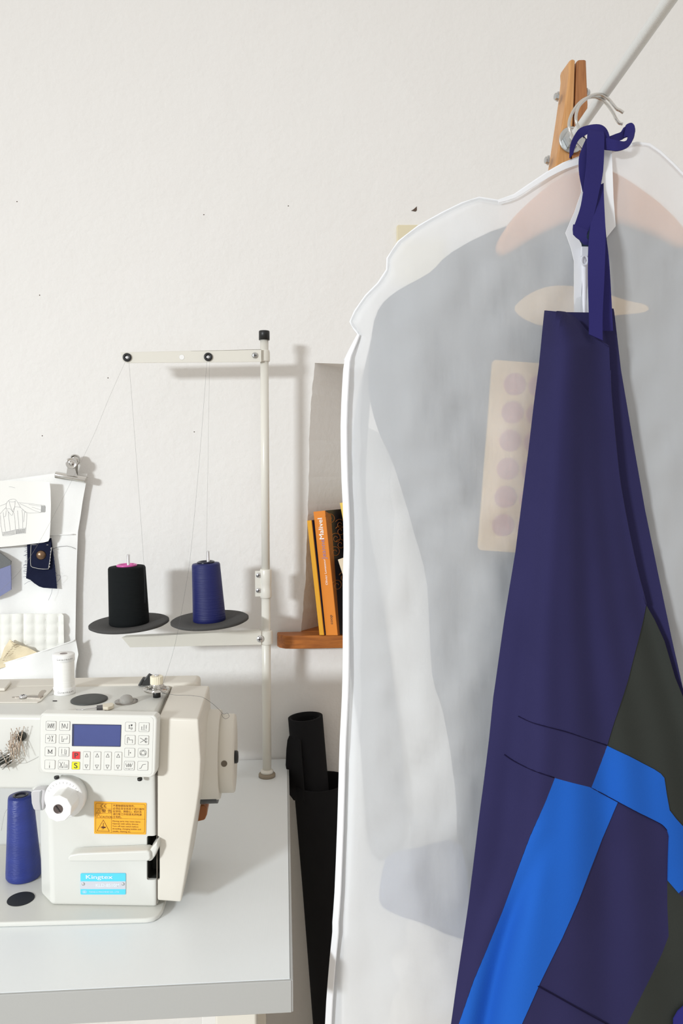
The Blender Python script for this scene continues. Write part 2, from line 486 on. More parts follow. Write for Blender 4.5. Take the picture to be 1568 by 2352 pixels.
# white cabinet under the table
cb = thing('cabinet', 'white two door cabinet standing on the floor below the sewing table', 'cabinet', (P(520, 2345, 1.05).x, 1.15, 0))
xa, xb, xc = P(464, 2345, 1.03).x, P(546, 2345, 1.03).x, P(634, 2345, 1.03).x-.055
xc = min(xc, XT-.09)
mb = MB(); mb.box(((xa+xc)/2, 1.17, .34), (xc-xa, .26, .66)); mb.build('body', WHITE, cb, bevel=.002)
mb = MB(); mb.box(((xa+xb)/2-.001, 1.033, .345), (xb-xa-.003, .016, .63)); mb.build('door', WHITE, cb, bevel=.001)
mb = MB(); mb.box(((xb+xc)/2+.001, 1.033, .345), (xc-xb-.003, .016, .63)); mb.build('door', WHITE, cb, bevel=.001)

# ================================================================== THREAD STAND
base = PZ(613, 1783, ZT); YP = base.y
st = thing('thread_stand', 'tall ivory metal thread stand on the back edge of the sewing table', 'thread stand', base)
def at(px, py, Y=None): return P(px, py, YP if Y is None else Y)
zc_ = at(607, 781).z; zt2 = at(607, 760).z
Zup = Vector((0, 0, 1))
xp = base.x; 
mb = MB(); mb.lathe(base, Zup, [(.0072, 0), (.0072, at(610, 1345).z-ZT), ]); mb.lathe(base, Zup, [(.0066, at(610, 1345).z-ZT), (.0066, zc_-ZT+.002)]); mb.build('pole', IVORY, st)
mb = MB(); mb.lathe((xp, YP, zc_), Zup, [(.0085, 0), (.0085, zt2-zc_-.001), (.0078, zt2-zc_)]); mb.build('pole_cap', BLACK, st)
TAUPE = mat('taupe_ring', (150, 138, 120), .5)
mb = MB(); mb.lathe(base, Zup, [(.0137, 0), (.0137, .004), (.0125, .0055), (.0072, .0065)], 0); mb.lathe(base+Vector((0, 0, .0062)), Zup, [(.0105, 0), (.01, .004), (.007, .006)], 1); mb.build('base_washer', [TAUPE, IVORY], st)
za, zb = at(610, 1373).z, at(610, 1307).z
mb = MB(); mb.lathe((xp, YP, za), Zup, [(.0085, 0), (.0092, .002), (.0092, .012), (.0086, .015), (.0086, (zb-za)*.5), (.0093, (zb-za)*.55), (.0093, zb-za-.002), (.0085, zb-za)])
mb.box((xp-.011, YP-.001, (za+zb)/2), (.012, .006, zb-za-.006)); mb.build('pole_sleeve', IVORY, st)
def screw(c, r, parent, n=Vector((0, -1, 0)), m=STEEL, name='screw'):
    mb = MB(); mb.lathe(c, n, [(r, 0), (r, r*.35), (r*.75, r*.6), (0, r*.68)], 0, 20)
    t = n.cross(Zup).normalized()
    for sz in (((r*1.1, r*.22, .0004), (r*.22, r*1.1, .0004)) if abs(n.z) > .9 else ((r*1.1, .0004, r*.22), (r*.22, .0004, r*1.1))):
        mb.box(c+n*r*.66, sz, 1)
    return mb.build(name, [m, INK], parent)
for y in (1321, 1356): screw(at(593.5, y, YP-.004), .0042, st)
# upper arm
YA = YP-.014
mb = MB()
pl = [(276, 809), (600, 802), (600, 831), (292, 834), (281, 829)]
mb.prism([at(x, y, YA) for x, y in pl], (0, .0018, 0))
mb.prism([at(276, 809, YA), at(600, 802, YA), at(600, 804, YA), at(276, 811, YA)], (0, .012, 0))
ua = mb.build('upper_arm', IVORY, st, bevel=.0005)
zq, zq2 = at(609, 831).z, at(609, 804).z
mb = MB(); mb.lathe((xp, YP, zq), Zup, [(.0082, 0), (.0088, .002), (.0088, zq2-zq-.004), (.0078, zq2-zq)])
mb.box(at(592, 817, YP-.006), (.02, .006, .0175)); mb.build('clamp', IVORY, st, bevel=.001)
screw(at(585, 816.5, YA), .0046, st, m=ZINC)
for x, y in ((292, 821), (478, 820)):
    c = at(x, y, YA-.0005)
    mb = MB(); mb.tube([c+Vector((math.cos(a)*.0046, -.001, math.sin(a)*.0046)) for a in [k*math.pi/12 for k in range(24)]], .0021, 0, 10, True)
    mb.lathe(c+Vector((0, -.0002, 0)), (0, -1, 0), [(.0035, 0), (.003, .0012), (.0008, .0008)], 1, 20)
    mb.build('eyelet', [BLACK, STEEL], st)
mb = MB(); mb.lathe(at(417.5, 820.5, YA-.0001), (0, -1, 0), [(.0041, 0), (.0038, .0003)], 0, 24); mb.build('eyelet_plug', WHITE, st)
# lower arm
def ya(x): return YP-.012-(600-x)/320*.035
mb = MB()
pts = [(279, 1464), (577, 1449.5), (600, 1449), (600, 1481), (577, 1481.5), (298, 1487)]
mb.prism([at(x, y, ya(x)) for x, y in pts], (0, .0016, 0))
a, b = at(279, 1464, ya(279)), at(596, 1449.5, ya(596))
mb.prism([a, b, b+Vector((0, .016, .0)), a+Vector((.004, .016, .0))], (0, 0, -.0016))
mb.build('lower_arm', IVORY, st, bevel=.0005)
zq, zq2 = at(609, 1480).z, at(609, 1447).z
mb = MB(); mb.lathe((xp, YP, zq), Zup, [(.0092, 0), (.0106, .002), (.0106, zq2-zq-.003), (.0095, zq2-zq)])
mb.box(at(597, 1464, YP-.004), (.024, .012, .0225)); mb.build('clamp', IVORY, st, bevel=.0015)
screw(at(596.5, 1467, YP-.0105), .0058, st)
BLK = mat('black_thread', (22, 25, 26), .85, spec=.15, bump=.25, bscale=900, stretch=(.02, .02, 1))
NVT = mat('navy_thread', (26, 32, 92), .5, spec=.4, bump=.25, bscale=900, stretch=(.02, .02, 1))
RBT = mat('royal_thread', (34, 50, 128), .38, spec=.6, var=.28, vscale=60, stretch=(.3, .3, 1), bump=.2, bscale=700)
PINK = mat('pink_tube', (214, 92, 168), .3); DKT = mat('dark_tube', (24, 26, 48), .25)
YD = YP-.036
def spool_seat(px, py, tilt, r):
    c = at(px, py, YD)
    ax = Matrix.Rotation(tilt, 3, 'Y') @ Vector((0, -.03, 1))
    ax.normalize()
    mb = MB(); mb.lathe(c, ax, [(r-.004, -.0012), (r, .001), (r, .0035), (r-.002, .0048), (r*.6, .0022), (.004, .001)], 0, 64); mb.build('spool_pad', FOAM, st)
    mb = MB(); mb.lathe(c, ax, [(.006, -.009), (.012, -.006), (.02, -.0045), (r*.78, -.0022), (r*.8, -.0014)], 0, 48); mb.build('spool_disc', WHITE, st)
    return c, ax
def cone(name, label, c, top, r0, r1, m, tube, tr_, group=None, parentless=True, tubeh=.004):
    ax = (top-c); h = ax.length; ax.normalize()
    t = thing(name, label, 'thread cone', c, group)
    mb = MB(); mb.lathe(c, ax, [(r0*.93, 0), (r0, .0025), (r0*.995, .008), (r0+(r1-r0)*.5, h*.5), (r1, h-.003), (r1*.95, h-.0006), (tr_*.95, h)], 0, 48, caps=False); mb.build('thread_winding', m, t)
    mb = MB(); mb.lathe(c+ax*(h-.001), ax, [(tr_*1.05, 0), (tr_*1.08, tubeh*.7), (tr_*.92, tubeh), (tr_*.75, tubeh*.8), (tr_*.6, -.006), (0, -.006)], 0, 32); mb.build('cone_tube', tube, t)
    return t, ax, h
c1, ax1 = spool_seat(297, 1434, R(-2.6), .0605)
c2, ax2 = spool_seat(482, 1427, R(-2.8), .0602)
p0, p1 = at(297, 1436, YD)+Vector((0, 0, .002)), at(291, 1300, YD)
cone('thread_cone', 'black thread cone with pink core on the left dish of the stand', p0, p1, .0304, .0281, BLK, PINK, .0145)
q0, q1 = at(481, 1430, YD)+Vector((0, 0, .002)), at(472.5, 1293, YD)
cone('thread_cone', 'navy blue thread cone on the right dish of the stand', q0, q1, .0253, .0217, NVT, DKT, .0128)
for pa, pb in ((at(297, 1440, YD), at(294.5, 1273, YD)), (at(482, 1433, YD), at(477.5, 1265, YD))):
    mb = MB(); mb.lathe(pa, pb-pa, [(.0024, 0), (.0024, (pb-pa).length-.001), (.0016, (pb-pa).length)], 0, 14); mb.build('spindle', STEEL, st)

# ================================================================== SEWING MACHINE
ZB = ZT+.006
A = PZ(118, 2081, ZB); B = PZ(358, 2085, ZB)
U = (B-A); U.z = 0; U.normalize()
N = Vector((U.y, -U.x, 0))            # towards the viewer's side of the room
def M(px, py, off=0.0): return PL(px, py, A+N*off, N)
ZTOP = M(300, 1646).z
ms = thing('sewing_machine', 'cream white industrial sewing machine with control panel on the table', 'sewing machine', PZ(230, 2060, ZT))
bedp = [PZ(x, y, ZB) for x, y in ((-330, 2127), (0, 2119), (335, 2110), (352, 2107), (365, 2100), (374, 2089), (379, 2074))]
ybk = PZ(20, 1940, ZB).y
bedp += [Vector((bedp[-1].x, ybk, ZB)), Vector((bedp[0].x, ybk, ZB))]
mb = MB(); mb.prism(bedp, (0, 0, -.0058)); mb.build('bed', MACH, ms, bevel=.002)
mb = MB(); mb.lathe(PZ(48, 2065, ZB+.0001), Zup, [(.0152, 0), (.0150, .0005)], 0, 40); mb.build('bed_hole_cover', mat('black_cover', (30, 33, 36), .6), ms)  # flat black disc paints the darkness of the open bed hole
# column
ca = PZ(94, 2055, ZB); seamx = M(359, 1900)
Yb_ = 1.045
colp = [ca, A, Vector((seamx.x, seamx.y, ZB)), Vector((seamx.x, Yb_, ZB)), Vector((ca.x+.012, Yb_, ZB))]
arm_z = M(40, 1814).z
LF = [(-330, 1660), (-330, 1814)]
zA = A.z
def V3(p, z): return Vector((p.x, p.y, z))
aL = M(-330, 1700); cL = A + U*((ca.x-A.x)/U.x); sR = seamx
mb = MB(); mb.prism([V3(aL, ZTOP), V3(aL, arm_z), V3(cL, arm_z), V3(cL, ZB), V3(sR, ZB), V3(sR, ZTOP)], (0, Yb_-.03-A.y, 0))
column = mb.build('machine_head', MACH, ms)
cm = MB(); cm.prism([V3(cL, ZB-.01)+N*.02-Vector((.03, 0, 0)), V3(A, ZB-.01)+(A-ca).normalized()*.012, V3(ca, ZB-.01)+(ca-A).normalized()*.012], (0, 0, arm_z-ZB-.004))
cut(column, cm)
md = column.modifiers.new('bevel', 'BEVEL'); md.width = .005; md.segments = 4; md.limit_method = 'ANGLE'; md.angle_limit = R(30)
for p in column.data.polygons: p.use_smooth = True
md = column.modifiers.new('wn', 'WEIGHTED_NORMAL'); md.weight = 80; md.keep_sharp = True
# end cover
fr = [(361, 1648), (456, 1652), (459, 1700), (462, 1745), (459.5, 1805), (452, 1858), (441, 1920), (428, 2000), (416, 2073), (361, 2069)]
ybc = 1.0
mb = MB(); f0 = [M(x, y, .0005) for x, y in fr]
mb.bm.verts.ensure_lookup_table()
a = [mb.bm.verts.new(v) for v in f0]; b = [mb.bm.verts.new(Vector((v.x, ybc, v.z+(.001 if i < 2 else 0)))) for i, v in enumerate(f0)]
mb.bm.faces.new(a); mb.bm.faces.new(b[::-1])
for i in range(len(a)):
    mb.bm.faces.new((a[i], b[i], b[(i+1) % len(a)], a[(i+1) % len(a)]))
cover = mb.build('end_cover', COVR, ms, bevel=.0025)
# lever slot
cm = MB(); s0, s1 = M(336.5, 1920, .03), M(366.5, 2021, .03)
cm.prism([M(x, y, 0)+N*.02 for x, y in rrect(337, 1920, 367, 2021, 4)], -N*.045)
cut(column, cm)
cm = MB(); cm.prism([M(x, y, 0)+N*.02 for x, y in rrect(337, 1920, 367, 2021, 4)], -N*.045); cut(cover, cm)
mb = MB(); mb.prism([M(x, y, 0)-N*.0235 for x, y in rrect(336, 1919, 368, 2022, 4)], -N*.003); 
sl_ = rrect(337.4, 1920.4, 366.6, 2020.6, 4); sl_.append(sl_[0])
mb.strip([M(x, y, 0)-N*.0035 for x, y in sl_], [M(x, y, 0)-N*.0236 for x, y in sl_])
mb.build('lever_slot', mat('slot_shade', (40, 42, 37), .8), ms)  # dark lining paints the shade inside the recess
# seam
SEAMG = mat('seam_gap', (112, 104, 94), .8)
mb = MB(); mb.prism([M(359.7, 1652, -.0006), M(361.0, 1652, -.0006), M(360.6, 2072, -.0006), M(359.3, 2078, -.0006)], -N*.004); mb.build('seam_gap', SEAMG, ms)
sa, sb = PZ(361, 1652, ZTOP+.0004), PZ(389, 1586, ZTOP+.0004)
mb = MB(); mb.prism([sa, sa+Vector((.0008, 0, 0)), sb+Vector((.0008, 0, 0)), sb], (0, 0, -.003)); mb.build('seam_gap', SEAMG, ms)
# rear housing
xr1 = PZ(456, 1566, ZTOP+.001).x
mb = MB(); mb.box(((xr1-.9)/2, 1.022, ZTOP-.03), (xr1+.9, .042, .064)); mb.build('rear_housing', COVR, ms, bevel=.006)
# motor and handwheel
xm = f0[2].x+.002
zm = P(500, 1731, .975).z; Xax = Vector((1, 0, 0))
xr_ = P(506.5, 1634, .975).x
mb = MB(); mb.lathe((xm-.03, .975, zm), Xax, [(.050, 0), (.0545, .01), (.0545, xr_-xm+.03-.001), (.0535, xr_-xm+.03), (.044, xr_-xm+.03)], 0, 64); mb.build('motor_housing', COVR, ms)
x2 = P(540, 1645, .975).x; zm2 = P(520, 1729, .975).z
mb = MB(); mb.lathe((xr_-.004, .975, zm2), Xax, [(.0478, 0), (.0478, x2-xr_+.002), (.0465, x2-xr_+.0038), (.018, x2-xr_+.004)], 0, 64); hw = mb.build('handwheel', COVR, ms)
mb = MB(); mb.lathe((x2-.001, .955, zm2+.002), Xax, [(.0078, 0), (.0078, .004), (.0065, .0055), (0, .006)], 0, 24); mb.build('handwheel_knob', BLACK, ms)
sp = P(515, 1752, .931)
dn = Vector((0, sp.y-.975, sp.z-zm2)).normalized(); sp = Vector((sp.x, .975, zm2))+dn*.04765
mb = MB(); mb.lathe(sp, dn, [(.0037, 0), (.0037, .0006), (.0027, .0007), (.0024, .0002)], 0, 20); mb.build('set_screw', mat('dull_brass', (104, 94, 80), .6), hw)
mb = MB(); mb.lathe((xm-.02, .985, zm-.0115), Xax, [(.0525, 0), (.0525, xr_-xm+.016)], 0, 48); mb.build('drive_pulley', BLACK, ms)
mb = MB(); pp = [(440, 1852), (468, 1849), (476, 1858), (475, 1872), (470, 1884), (440, 1891)]
mb.prism([P(x, y, .99) for x, y in pp], (0, .03, 0)); mb.build('amber_guard', mat('amber_plastic', (150, 84, 24), .35), ms, bevel=.002)
mb = MB(); mb.prism([M(457, 1676, -.02)+Vector((.002, 0, 0)), M(459.5, 1684, -.02)+Vector((.0022, 0, 0)), M(459.5, 1690, -.02)+Vector((.0022, 0, 0))], (0, .01, -.0)); mb.build('cover_latch', COVR, ms)

# control panel
PO = .017
outer = [(98, 1639), (352, 1644), (358, 1647), (361, 1653), (357, 1772), (354, 1781), (346, 1787), (106, 1777), (97, 1773), (93, 1764), (91, 1648), (93, 1641)]
cp_ = MB(); cp_.prism([M(x, y, PO) for x, y in outer], -N*(PO-.001))
panel = cp_.build('control_panel', PANEL, ms, bevel=.0022)
def zq3(X, Y): return 60+X/4.9, 1600+Y/4.9
def pm(x, y, o=0): return M(x, y, PO+o)
mb = MB()
def outline(pts, w, o, m, mb):
    n = len(pts); cx = sum(p[0] for p in pts)/n; cy = sum(p[1] for p in pts)/n
    q = []
    for x, y in pts:
        L = math.hypot(x-cx, y-cy); q.append((x-(x-cx)/L*w, y-(y-cy)/L*w))
    va = [mb.bm.verts.new(pm(x, y, o)) for x, y in pts]; vb = [mb.bm.verts.new(pm(x, y, o)) for x, y in q]
    for i in range(n):
        f = mb.bm.faces.new((va[i], va[(i+1) % n], vb[(i+1) % n], vb[i])); f.material_index = m
LGR = mat('light_grey_print', (188, 186, 182), .6)
border = [zq3(x, y) for x, y in rrect(172, 212, 1432, 872, 38)]
def shear(p):   # the panel is slightly out of square
    x, y = p; return (x-(y-1643)*.025, y+(x-95)*.02)
outline([shear((x, y)) for x, y in [(zq3(a, b)) for a, b in rrect(160, 203, 1432, 858, 40)]], .45, .0002, 0, mb)
mb.build('border_line', LGR, panel, recalc=False)
# display
dsp = [zq3(x, y) for x, y in ((521, 308), (1066, 317), (1071, 322), (1063, 560), (1059, 565), (519, 558), (514, 553), (518, 312))]
mb = MB(); mb.prism([pm(x, y, .0003) for x, y in dsp], -N*.002, 0)
i2 = [zq3(x, y) for x, y in ((540, 318), (1063, 324), (1056, 556), (537, 552))]
mb.prism([pm(x, y, .0005) for x, y in i2], -N*.0003, 1)
LCD = mat('lcd_blue', (74, 84, 138), .18, var=.18, vscale=25); LCDB = mat('lcd_edge', (62, 66, 92), .2)
mb.build('display', [LCDB, LCD], panel)
def stroke(mb, pts, w, quad, m=1, o=.0007):
    """polyline in button units mapped through quad"""
    (ax, ay), (bx, by), (cx, cy), (dx, dy) = quad
    def mp(u, v): return (ax*(1-u)*(1-v)+bx*u*(1-v)+cx*u*v+dx*(1-u)*v, ay*(1-u)*(1-v)+by*u*(1-v)+cy*u*v+dy*(1-u)*v)
    p = [Vector((*mp(u, v), 0)) for u, v in pts]
    for a, b in zip(p, p[1:]):
        d = b-a
        if d.length < 1e-6: continue
        d.normalize(); n = Vector((-d.y, d.x, 0))*w/2; e = d*w*.35
        q = [a-e+n, b+e+n, b+e-n, a-e-n]
        f = mb.bm.faces.new([mb.bm.verts.new(pm(v.x, v.y, o)) for v in q]); f.material_index = m
def fillp(mb, pts, quad, m=1, o=.0007):
    (ax, ay), (bx, by), (cx, cy), (dx, dy) = quad
    def mp(u, v): return (ax*(1-u)*(1-v)+bx*u*(1-v)+cx*u*v+dx*(1-u)*v, ay*(1-u)*(1-v)+by*u*(1-v)+cy*u*v+dy*(1-u)*v)
    f = mb.bm.faces.new([mb.bm.verts.new(pm(*mp(u, v), o)) for u, v in pts]); f.material_index = m
def circ(u, v, r, n=14, a0=0, a1=360): return [(u+r*math.cos(R(a0+(a1-a0)*k/n)), v+r*math.sin(R(a0+(a1-a0)*k/n))) for k in range(n+1)]
def quad_of(b):
    x0, y0, x1, y1 = b; sk = -(y1-y0)*.03
    return [zq3(x0, y0), zq3(x1, y0+(x1-x0)*.02), zq3(x1+sk, y1+(x1-x0)*.02), zq3(x0+sk, y1)]
def rq(quad, r=.1):
    (ax, ay), (bx, by), (cx, cy), (dx, dy) = quad
    out = []
    ww = math.hypot(bx-ax, by-ay); hh = math.hypot(dx-ax, dy-ay); ru = r; rv = r*ww/hh
    for u0, v0, a0 in ((1-ru, rv, -90), (1-ru, 1-rv, 0), (ru, 1-rv, 90), (ru, rv, 180)):
        for k in range(5):
            a = R(a0+90*k/4); u = u0+ru*math.cos(a); v = v0+rv*math.sin(a)
            out.append((ax*(1-u)*(1-v)+bx*u*(1-v)+cx*u*v+dx*(1-u)*v, ay*(1-u)*(1-v)+by*u*(1-v)+cy*u*v+dy*(1-u)*v))
    return out
PRINT = mat('panel_print', (70, 68, 70), .6); LINE = mat('panel_line', (140, 138, 138), .6)
def button(b, icon=None, fill=None, letter=None, lab=None):
    q = quad_of(b); mb = MB()
    mb.prism([pm(x, y, .0005) for x, y in rq(q)], -N*.001, 0)
    outline(rq(q), .75, .0006, 2, mb)
    if icon: icon(mb, q)
    if letter:
        cx = sum(p[0] for p in q)/4; cy = sum(p[1] for p in q)/4
        s = letter[1]; o = pm(cx, cy, .0007)-Zup*s*.34
        Mx = Matrix(((U.x, 0, N.x, o.x), (U.y, 0, N.y, o.y), (U.z, 1, N.z, o.z), (0, 0, 0, 1)))
        mb.mesh(text_mesh(letter[0], s, .00006, 'CENTER', 1.15), Mx, 1)
        if letter[0] == 'M':    # serifs
            for fx in (.3, .68):
                stroke(mb, [(fx-.07, .68), (fx+.07, .68)], .35, q)
    o = mb.build('button', [fill or PANEL, PRINT, LINE], panel, recalc=False)
    if lab: o['label'] = lab
    return o
S = stroke
def ic_m(mb, q):
    S(mb, [(.33, .7), (.33, .3), (.5, .66), (.67, .3), (.67, .7)], 1.1, q); S(mb, [(.27, .7), (.39, .7)], .6, q); S(mb, [(.6, .7), (.74, .7)], .6, q); S(mb, [(.26, .3), (.34, .3)], .6, q); S(mb, [(.66, .3), (.74, .3)], .6, q)
def ic_w(mb, q):
    S(mb, [(.22, .25), (.22, .75), (.4, .3), (.42, .75), (.6, .25), (.6, .75), (.78, .25), (.78, .78)], .8, q)
def ic_n(mb, q):
    S(mb, [(.25, .78), (.25, .25), (.45, .72), (.5, .3), (.68, .75), (.78, .75), (.78, .25)], .8, q)
def ic_th(mb, q):
    S(mb, [(.2, .45), (.34, .45)], .9, q); S(mb, [(.27, .36), (.27, .54)], .7, q)
    for k, (c0, s) in enumerate(((.28, 1), (.5, 1), (.82, -1))):
        S(mb, [(c0+s*.16*math.cos(R(a)), .48+.34*math.sin(R(a))) for a in range(-65, 66, 13)], .7, q)
def ic_L(mb, q): S(mb, [(.28, .22), (.28, .8), (.42, .8), (.42, .52), (.76, .52), (.78, .22)], .7, q)
def ic_ll(mb, q): S(mb, [(.3, .2), (.3, .7)], .7, q); S(mb, [(.6, .2), (.6, .72), (.74, .72), (.74, .3)], .7, q); S(mb, [(.25, .84), (.78, .84)], .7, q)
def ic_dot(mb, q):
    for k in range(5): S(mb, [(.48, .22+k*.09), (.48, .26+k*.09)], .5, q)
    S(mb, [(.48, .62), (.48, .85)], 1, q)
def ic_cut(mb, q):
    S(mb, [(.14, .22), (.4, .74)], .7, q); S(mb, [(.42, .22), (.18, .7)], .7, q); S(mb, circ(.18, .76, .06), .5, q); S(mb, circ(.4, .78, .06), .5, q)
    S(mb, [(.56, .25), (.56, .78), (.9, .78)], .6, q); S(mb, [(.74, .78), (.74, .45)], .6, q); S(mb, [(.86, .78), (.86, .5)], .6, q)
def ic_nd(mb, q):
    S(mb, [(.4, .3), (.4, .7)], 1.1, q); fillp(mb, [(.34, .42), (.4, .3), (.46, .42)], q); fillp(mb, [(.34, .62), (.46, .62), (.4, .72)], q)
    fillp(mb, [(.54, .24), (.7, .24), (.7, .36), (.62, .46), (.54, .36)], q)
    S(mb, [(.54, .58), (.62, .66), (.7, .58), (.7, .72), (.62, .8), (.54, .72), (.54, .58)], .6, q)
def ic_up(mb, q):
    S(mb, [(.3, .45), (.3, .74)], 1, q); S(mb, [(.5, .25), (.5, .74)], .8, q); S(mb, [(.72, .3), (.72, .66)], 1, q); S(mb, [(.22, .82), (.8, .82)], .6, q)
def ic_st(mb, q): S(mb, [(.25, .85), (.25, .3), (.3, .24), (.4, .3), (.4, .5), (.74, .5), (.74, .82)], .8, q)
def ic_sc(mb, q):
    S(mb, [(.18, .28), (.6, .56), (.72, .7)], .8, q); S(mb, [(.2, .76), (.6, .5), (.7, .36)], .8, q); S(mb, circ(.74, .36, .09), .8, q); S(mb, circ(.74, .68, .09), .8, q)
def ic_pr(mb, q): S(mb, [(.42, .2), (.42, .8)], .8, q); fillp(mb, [(.5, .5), (.62, .42), (.62, .58)], q)
def ic_rd(mb, q):
    S(mb, circ(.5, .5, .32), .7, q); S(mb, circ(.5, .5, .2), .7, q)
    for a in (0, 120, 240): S(mb, [(.5+.2*math.cos(R(a)), .5+.2*math.sin(R(a))), (.5+.32*math.cos(R(a+45)), .5+.32*math.sin(R(a+45)))], .7, q)
def ic_www(mb, q):
    S(mb, [(.16, .28), (.28, .64), (.42, .28), (.46, .64), (.6, .28), (.64, .64), (.8, .28)], .8, q)
    for k in range(6): S(mb, [(.2+k*.12, .14), (.23+k*.12, .14)], .5, q)
    S(mb, [(.16, .76), (.18, .84), (.46, .84), (.5, .92), (.54, .84), (.8, .84), (.82, .76)], .5, q)
def ic_cv(mb, q): S(mb, [(.18, .78), (.34, .76), (.44, .5), (.52, .36), (.78, .32)], .8, q)
def ic_ar(mb, q):
    S(mb, [(.28, .3), (.5, .11), (.72, .3), (.28, .3)], .7, q); S(mb, [(.28, .73), (.5, .92), (.72, .73), (.28, .73)], .7, q)
button((222, 273, 338, 380), ic_w); button((375, 275, 493, 381), ic_n)
button((217, 422, 335, 525), ic_th); button((370, 424, 489, 527), ic_L)
button((211, 565, 331, 670), ic_m); button((365, 568, 484, 673), ic_ll)
button((208, 712, 326, 816), ic_dot); button((361, 713, 480, 818), ic_cut)
button((517, 618, 608, 704), None, mat('red_key', (228, 58, 62), .45), ('P', .0078), 'red button with letter P')
button((513, 732, 604, 820), None, mat('yellow_key', (238, 232, 44), .45), ('S', .0086), 'yellow button with letter S')
for b in ((643, 617, 721, 823), (759, 618, 841, 825), (878, 620, 959, 826), (996, 622, 1077, 828)): button(b, ic_ar)
button((1115, 286, 1231, 392), ic_nd); button((1267, 290, 1385, 395), ic_up)
button((1111, 433, 1228, 539), ic_st); button((1263, 436, 1380, 541), ic_sc)
button((1106, 578, 1223, 683), ic_pr); button((1258, 580, 1376, 686), ic_rd)
button((1102, 724, 1219, 828), ic_www); button((1253, 726, 1371, 830), ic_cv)
for x, y in ((130, 1784), (321, 1788)):
    mb = MB(); mb.lathe(M(x, y-1, .008), (0, 0, -1), [(.0028, 0), (.0028, .0022), (.002, .003)], 0, 16); mb.build('panel_screw', BLACK, panel)

# stitch dial
dc = M(151, 1833, 0)
kdir = N
mb = MB(); o0 = M(150, 1834, .0)
oc = M(146, 1836, .014)
base_ = oc - N*.014
mb.lathe(base_, N, [(.0225, 0), (.0225, .012), (.0215, .014), (.016, .0142)], 0, 48); dial = mb.build('stitch_dial', WHITE, ms)
kc = M(133.5, 1858, .038)
mb = MB(); pts0 = []; 
back_c = kc-N*.026
Vv = Zup
mb.prism([back_c+(U*math.cos(R(36*k+10))+Vv*math.sin(R(36*k+10)))*.0150 for k in range(10)], N*.026); mb.build('dial_knob', WHITE, dial, bevel=.0012)
mb = MB(); mb.lathe(kc+N*.0001, N, [(.0053, 0), (.0053, .0002), (.0046, .0003), (.0044, -.0001)], 0, 24)
mb.box(kc+N*.0004, (.0085, .0006, .0011), 1, Matrix.Rotation(R(55), 3, 'Y')); mb.build('dial_screw', [mat('dark_steel', (110, 100, 98), .35, .7), INK], dial)
# numerals and ticks on the dial rim
mb = MB()
for k in range(11):
    a = R(30+k*12); d_ = U*math.cos(a)+Zup*math.sin(a)
    mb.box(base_+N*.0143+d_*.019, (.0004, .0003, .0022), 0, Matrix.Rotation(-(a-math.pi/2), 3, 'Y'))
mb.build('dial_ticks', LGR, dial)
GREYP = mat('silver_grey_plastic', (196, 194, 196), .35)
lp = [(70.5, 1822), (73, 1818), (78, 1815), (98, 1814), (104, 1816), (102, 1840), (100, 1862), (80, 1862.5), (76, 1858), (72, 1845)]
mb = MB(); mb.prism([M(x, y, .014) for x, y in lp], -N*.012); mb.build('dial_lever', GREYP, dial, bevel=.0015)
mb = MB(); mb.prism([M(x, y, .0145) for x, y in ((91, 1820), (94, 1816), (96, 1816), (93.5, 1840), (96, 1861), (93, 1861), (90.5, 1840))], -N*.003); mb.build('lever_trim', mat('dark_grey_trim', (150, 152, 152), .4), dial)

# warning label
def txt(mb, s, px, py, hpx, off, m=1, bold=0, sx=1, slope=.025, align='LEFT'):
    o = M(px, py, off); u = (M(px+40, py+40*slope, off)-o).normalized(); v = N.cross(u)
    if v.z < 0: v = -v
    size = hpx*((o-C0).dot(_f))/F/.72
    Mx = Matrix(((u.x, v.x, N.x, o.x), (u.y, v.y, N.y, o.y), (u.z, v.z, N.z, o.z), (0, 0, 0, 1)))
    mb.mesh(text_mesh(s, size, bold, align, sx), Mx, m); return mb
def seg(mb, pts, w, off, m=0):
    for (ax, ay), (bx, by) in zip(pts, pts[1:]):
        d = Vector((bx-ax, by-ay, 0)); d.normalize(); n = Vector((-d.y, d.x, 0))*w/2; e = d*w*.3
        q = [(ax-e.x+n.x, ay-e.y+n.y), (bx+e.x+n.x, by+e.y+n.y), (bx+e.x-n.x, by+e.y-n.y), (ax-e.x-n.x, ay-e.y-n.y)]
        f = mb.bm.faces.new([mb.bm.verts.new(M(x, y, off)) for x, y in q]); f.material_index = m
AMB = mat('amber_label', (246, 176, 46), .45); BRN = mat('label_print', (88, 48, 22), .6); AMB2 = mat('amber_band', (236, 156, 40), .45)
def wl(X, Y): return 160+X/6.533, 1800+Y/6.533
mb = MB(); mb.prism([M(*wl(x, y), .0007) for x, y in ((372, 268), (1140, 290), (1150, 298), (1142, 756), (1132, 764), (376, 752), (366, 745), (366, 274))], -N*.0006)
wlab = mb.build('warning_label', AMB, ms)
mb = MB()
seg(mb, [wl(x, y) for x, y in ((408, 294), (1110, 310), (1130, 325), (1122, 725), (1104, 744), (402, 732), (388, 716), (390, 310), (408, 294))], .45, .0009)
seg(mb, [wl(630, 300), wl(622, 736)], .45, .0009)
seg(mb, [wl(390, 374), wl(628, 380)], .4, .0009); seg(mb, [wl(390, 446), wl(628, 450)], .4, .0009); seg(mb, [wl(390, 520), wl(1128, 532)], .4, .0009)
seg(mb, [wl(x, y) for x, y in ((503, 545), (410, 708), (594, 716), (503, 545))], .8, .0009)
for t0 in ((432, 388), (432, 458)):
    seg(mb, [wl(*t0), wl(t0[0]-30, t0[1]+48), wl(t0[0]+30, t0[1]+50), wl(*t0)], .4, .0009)
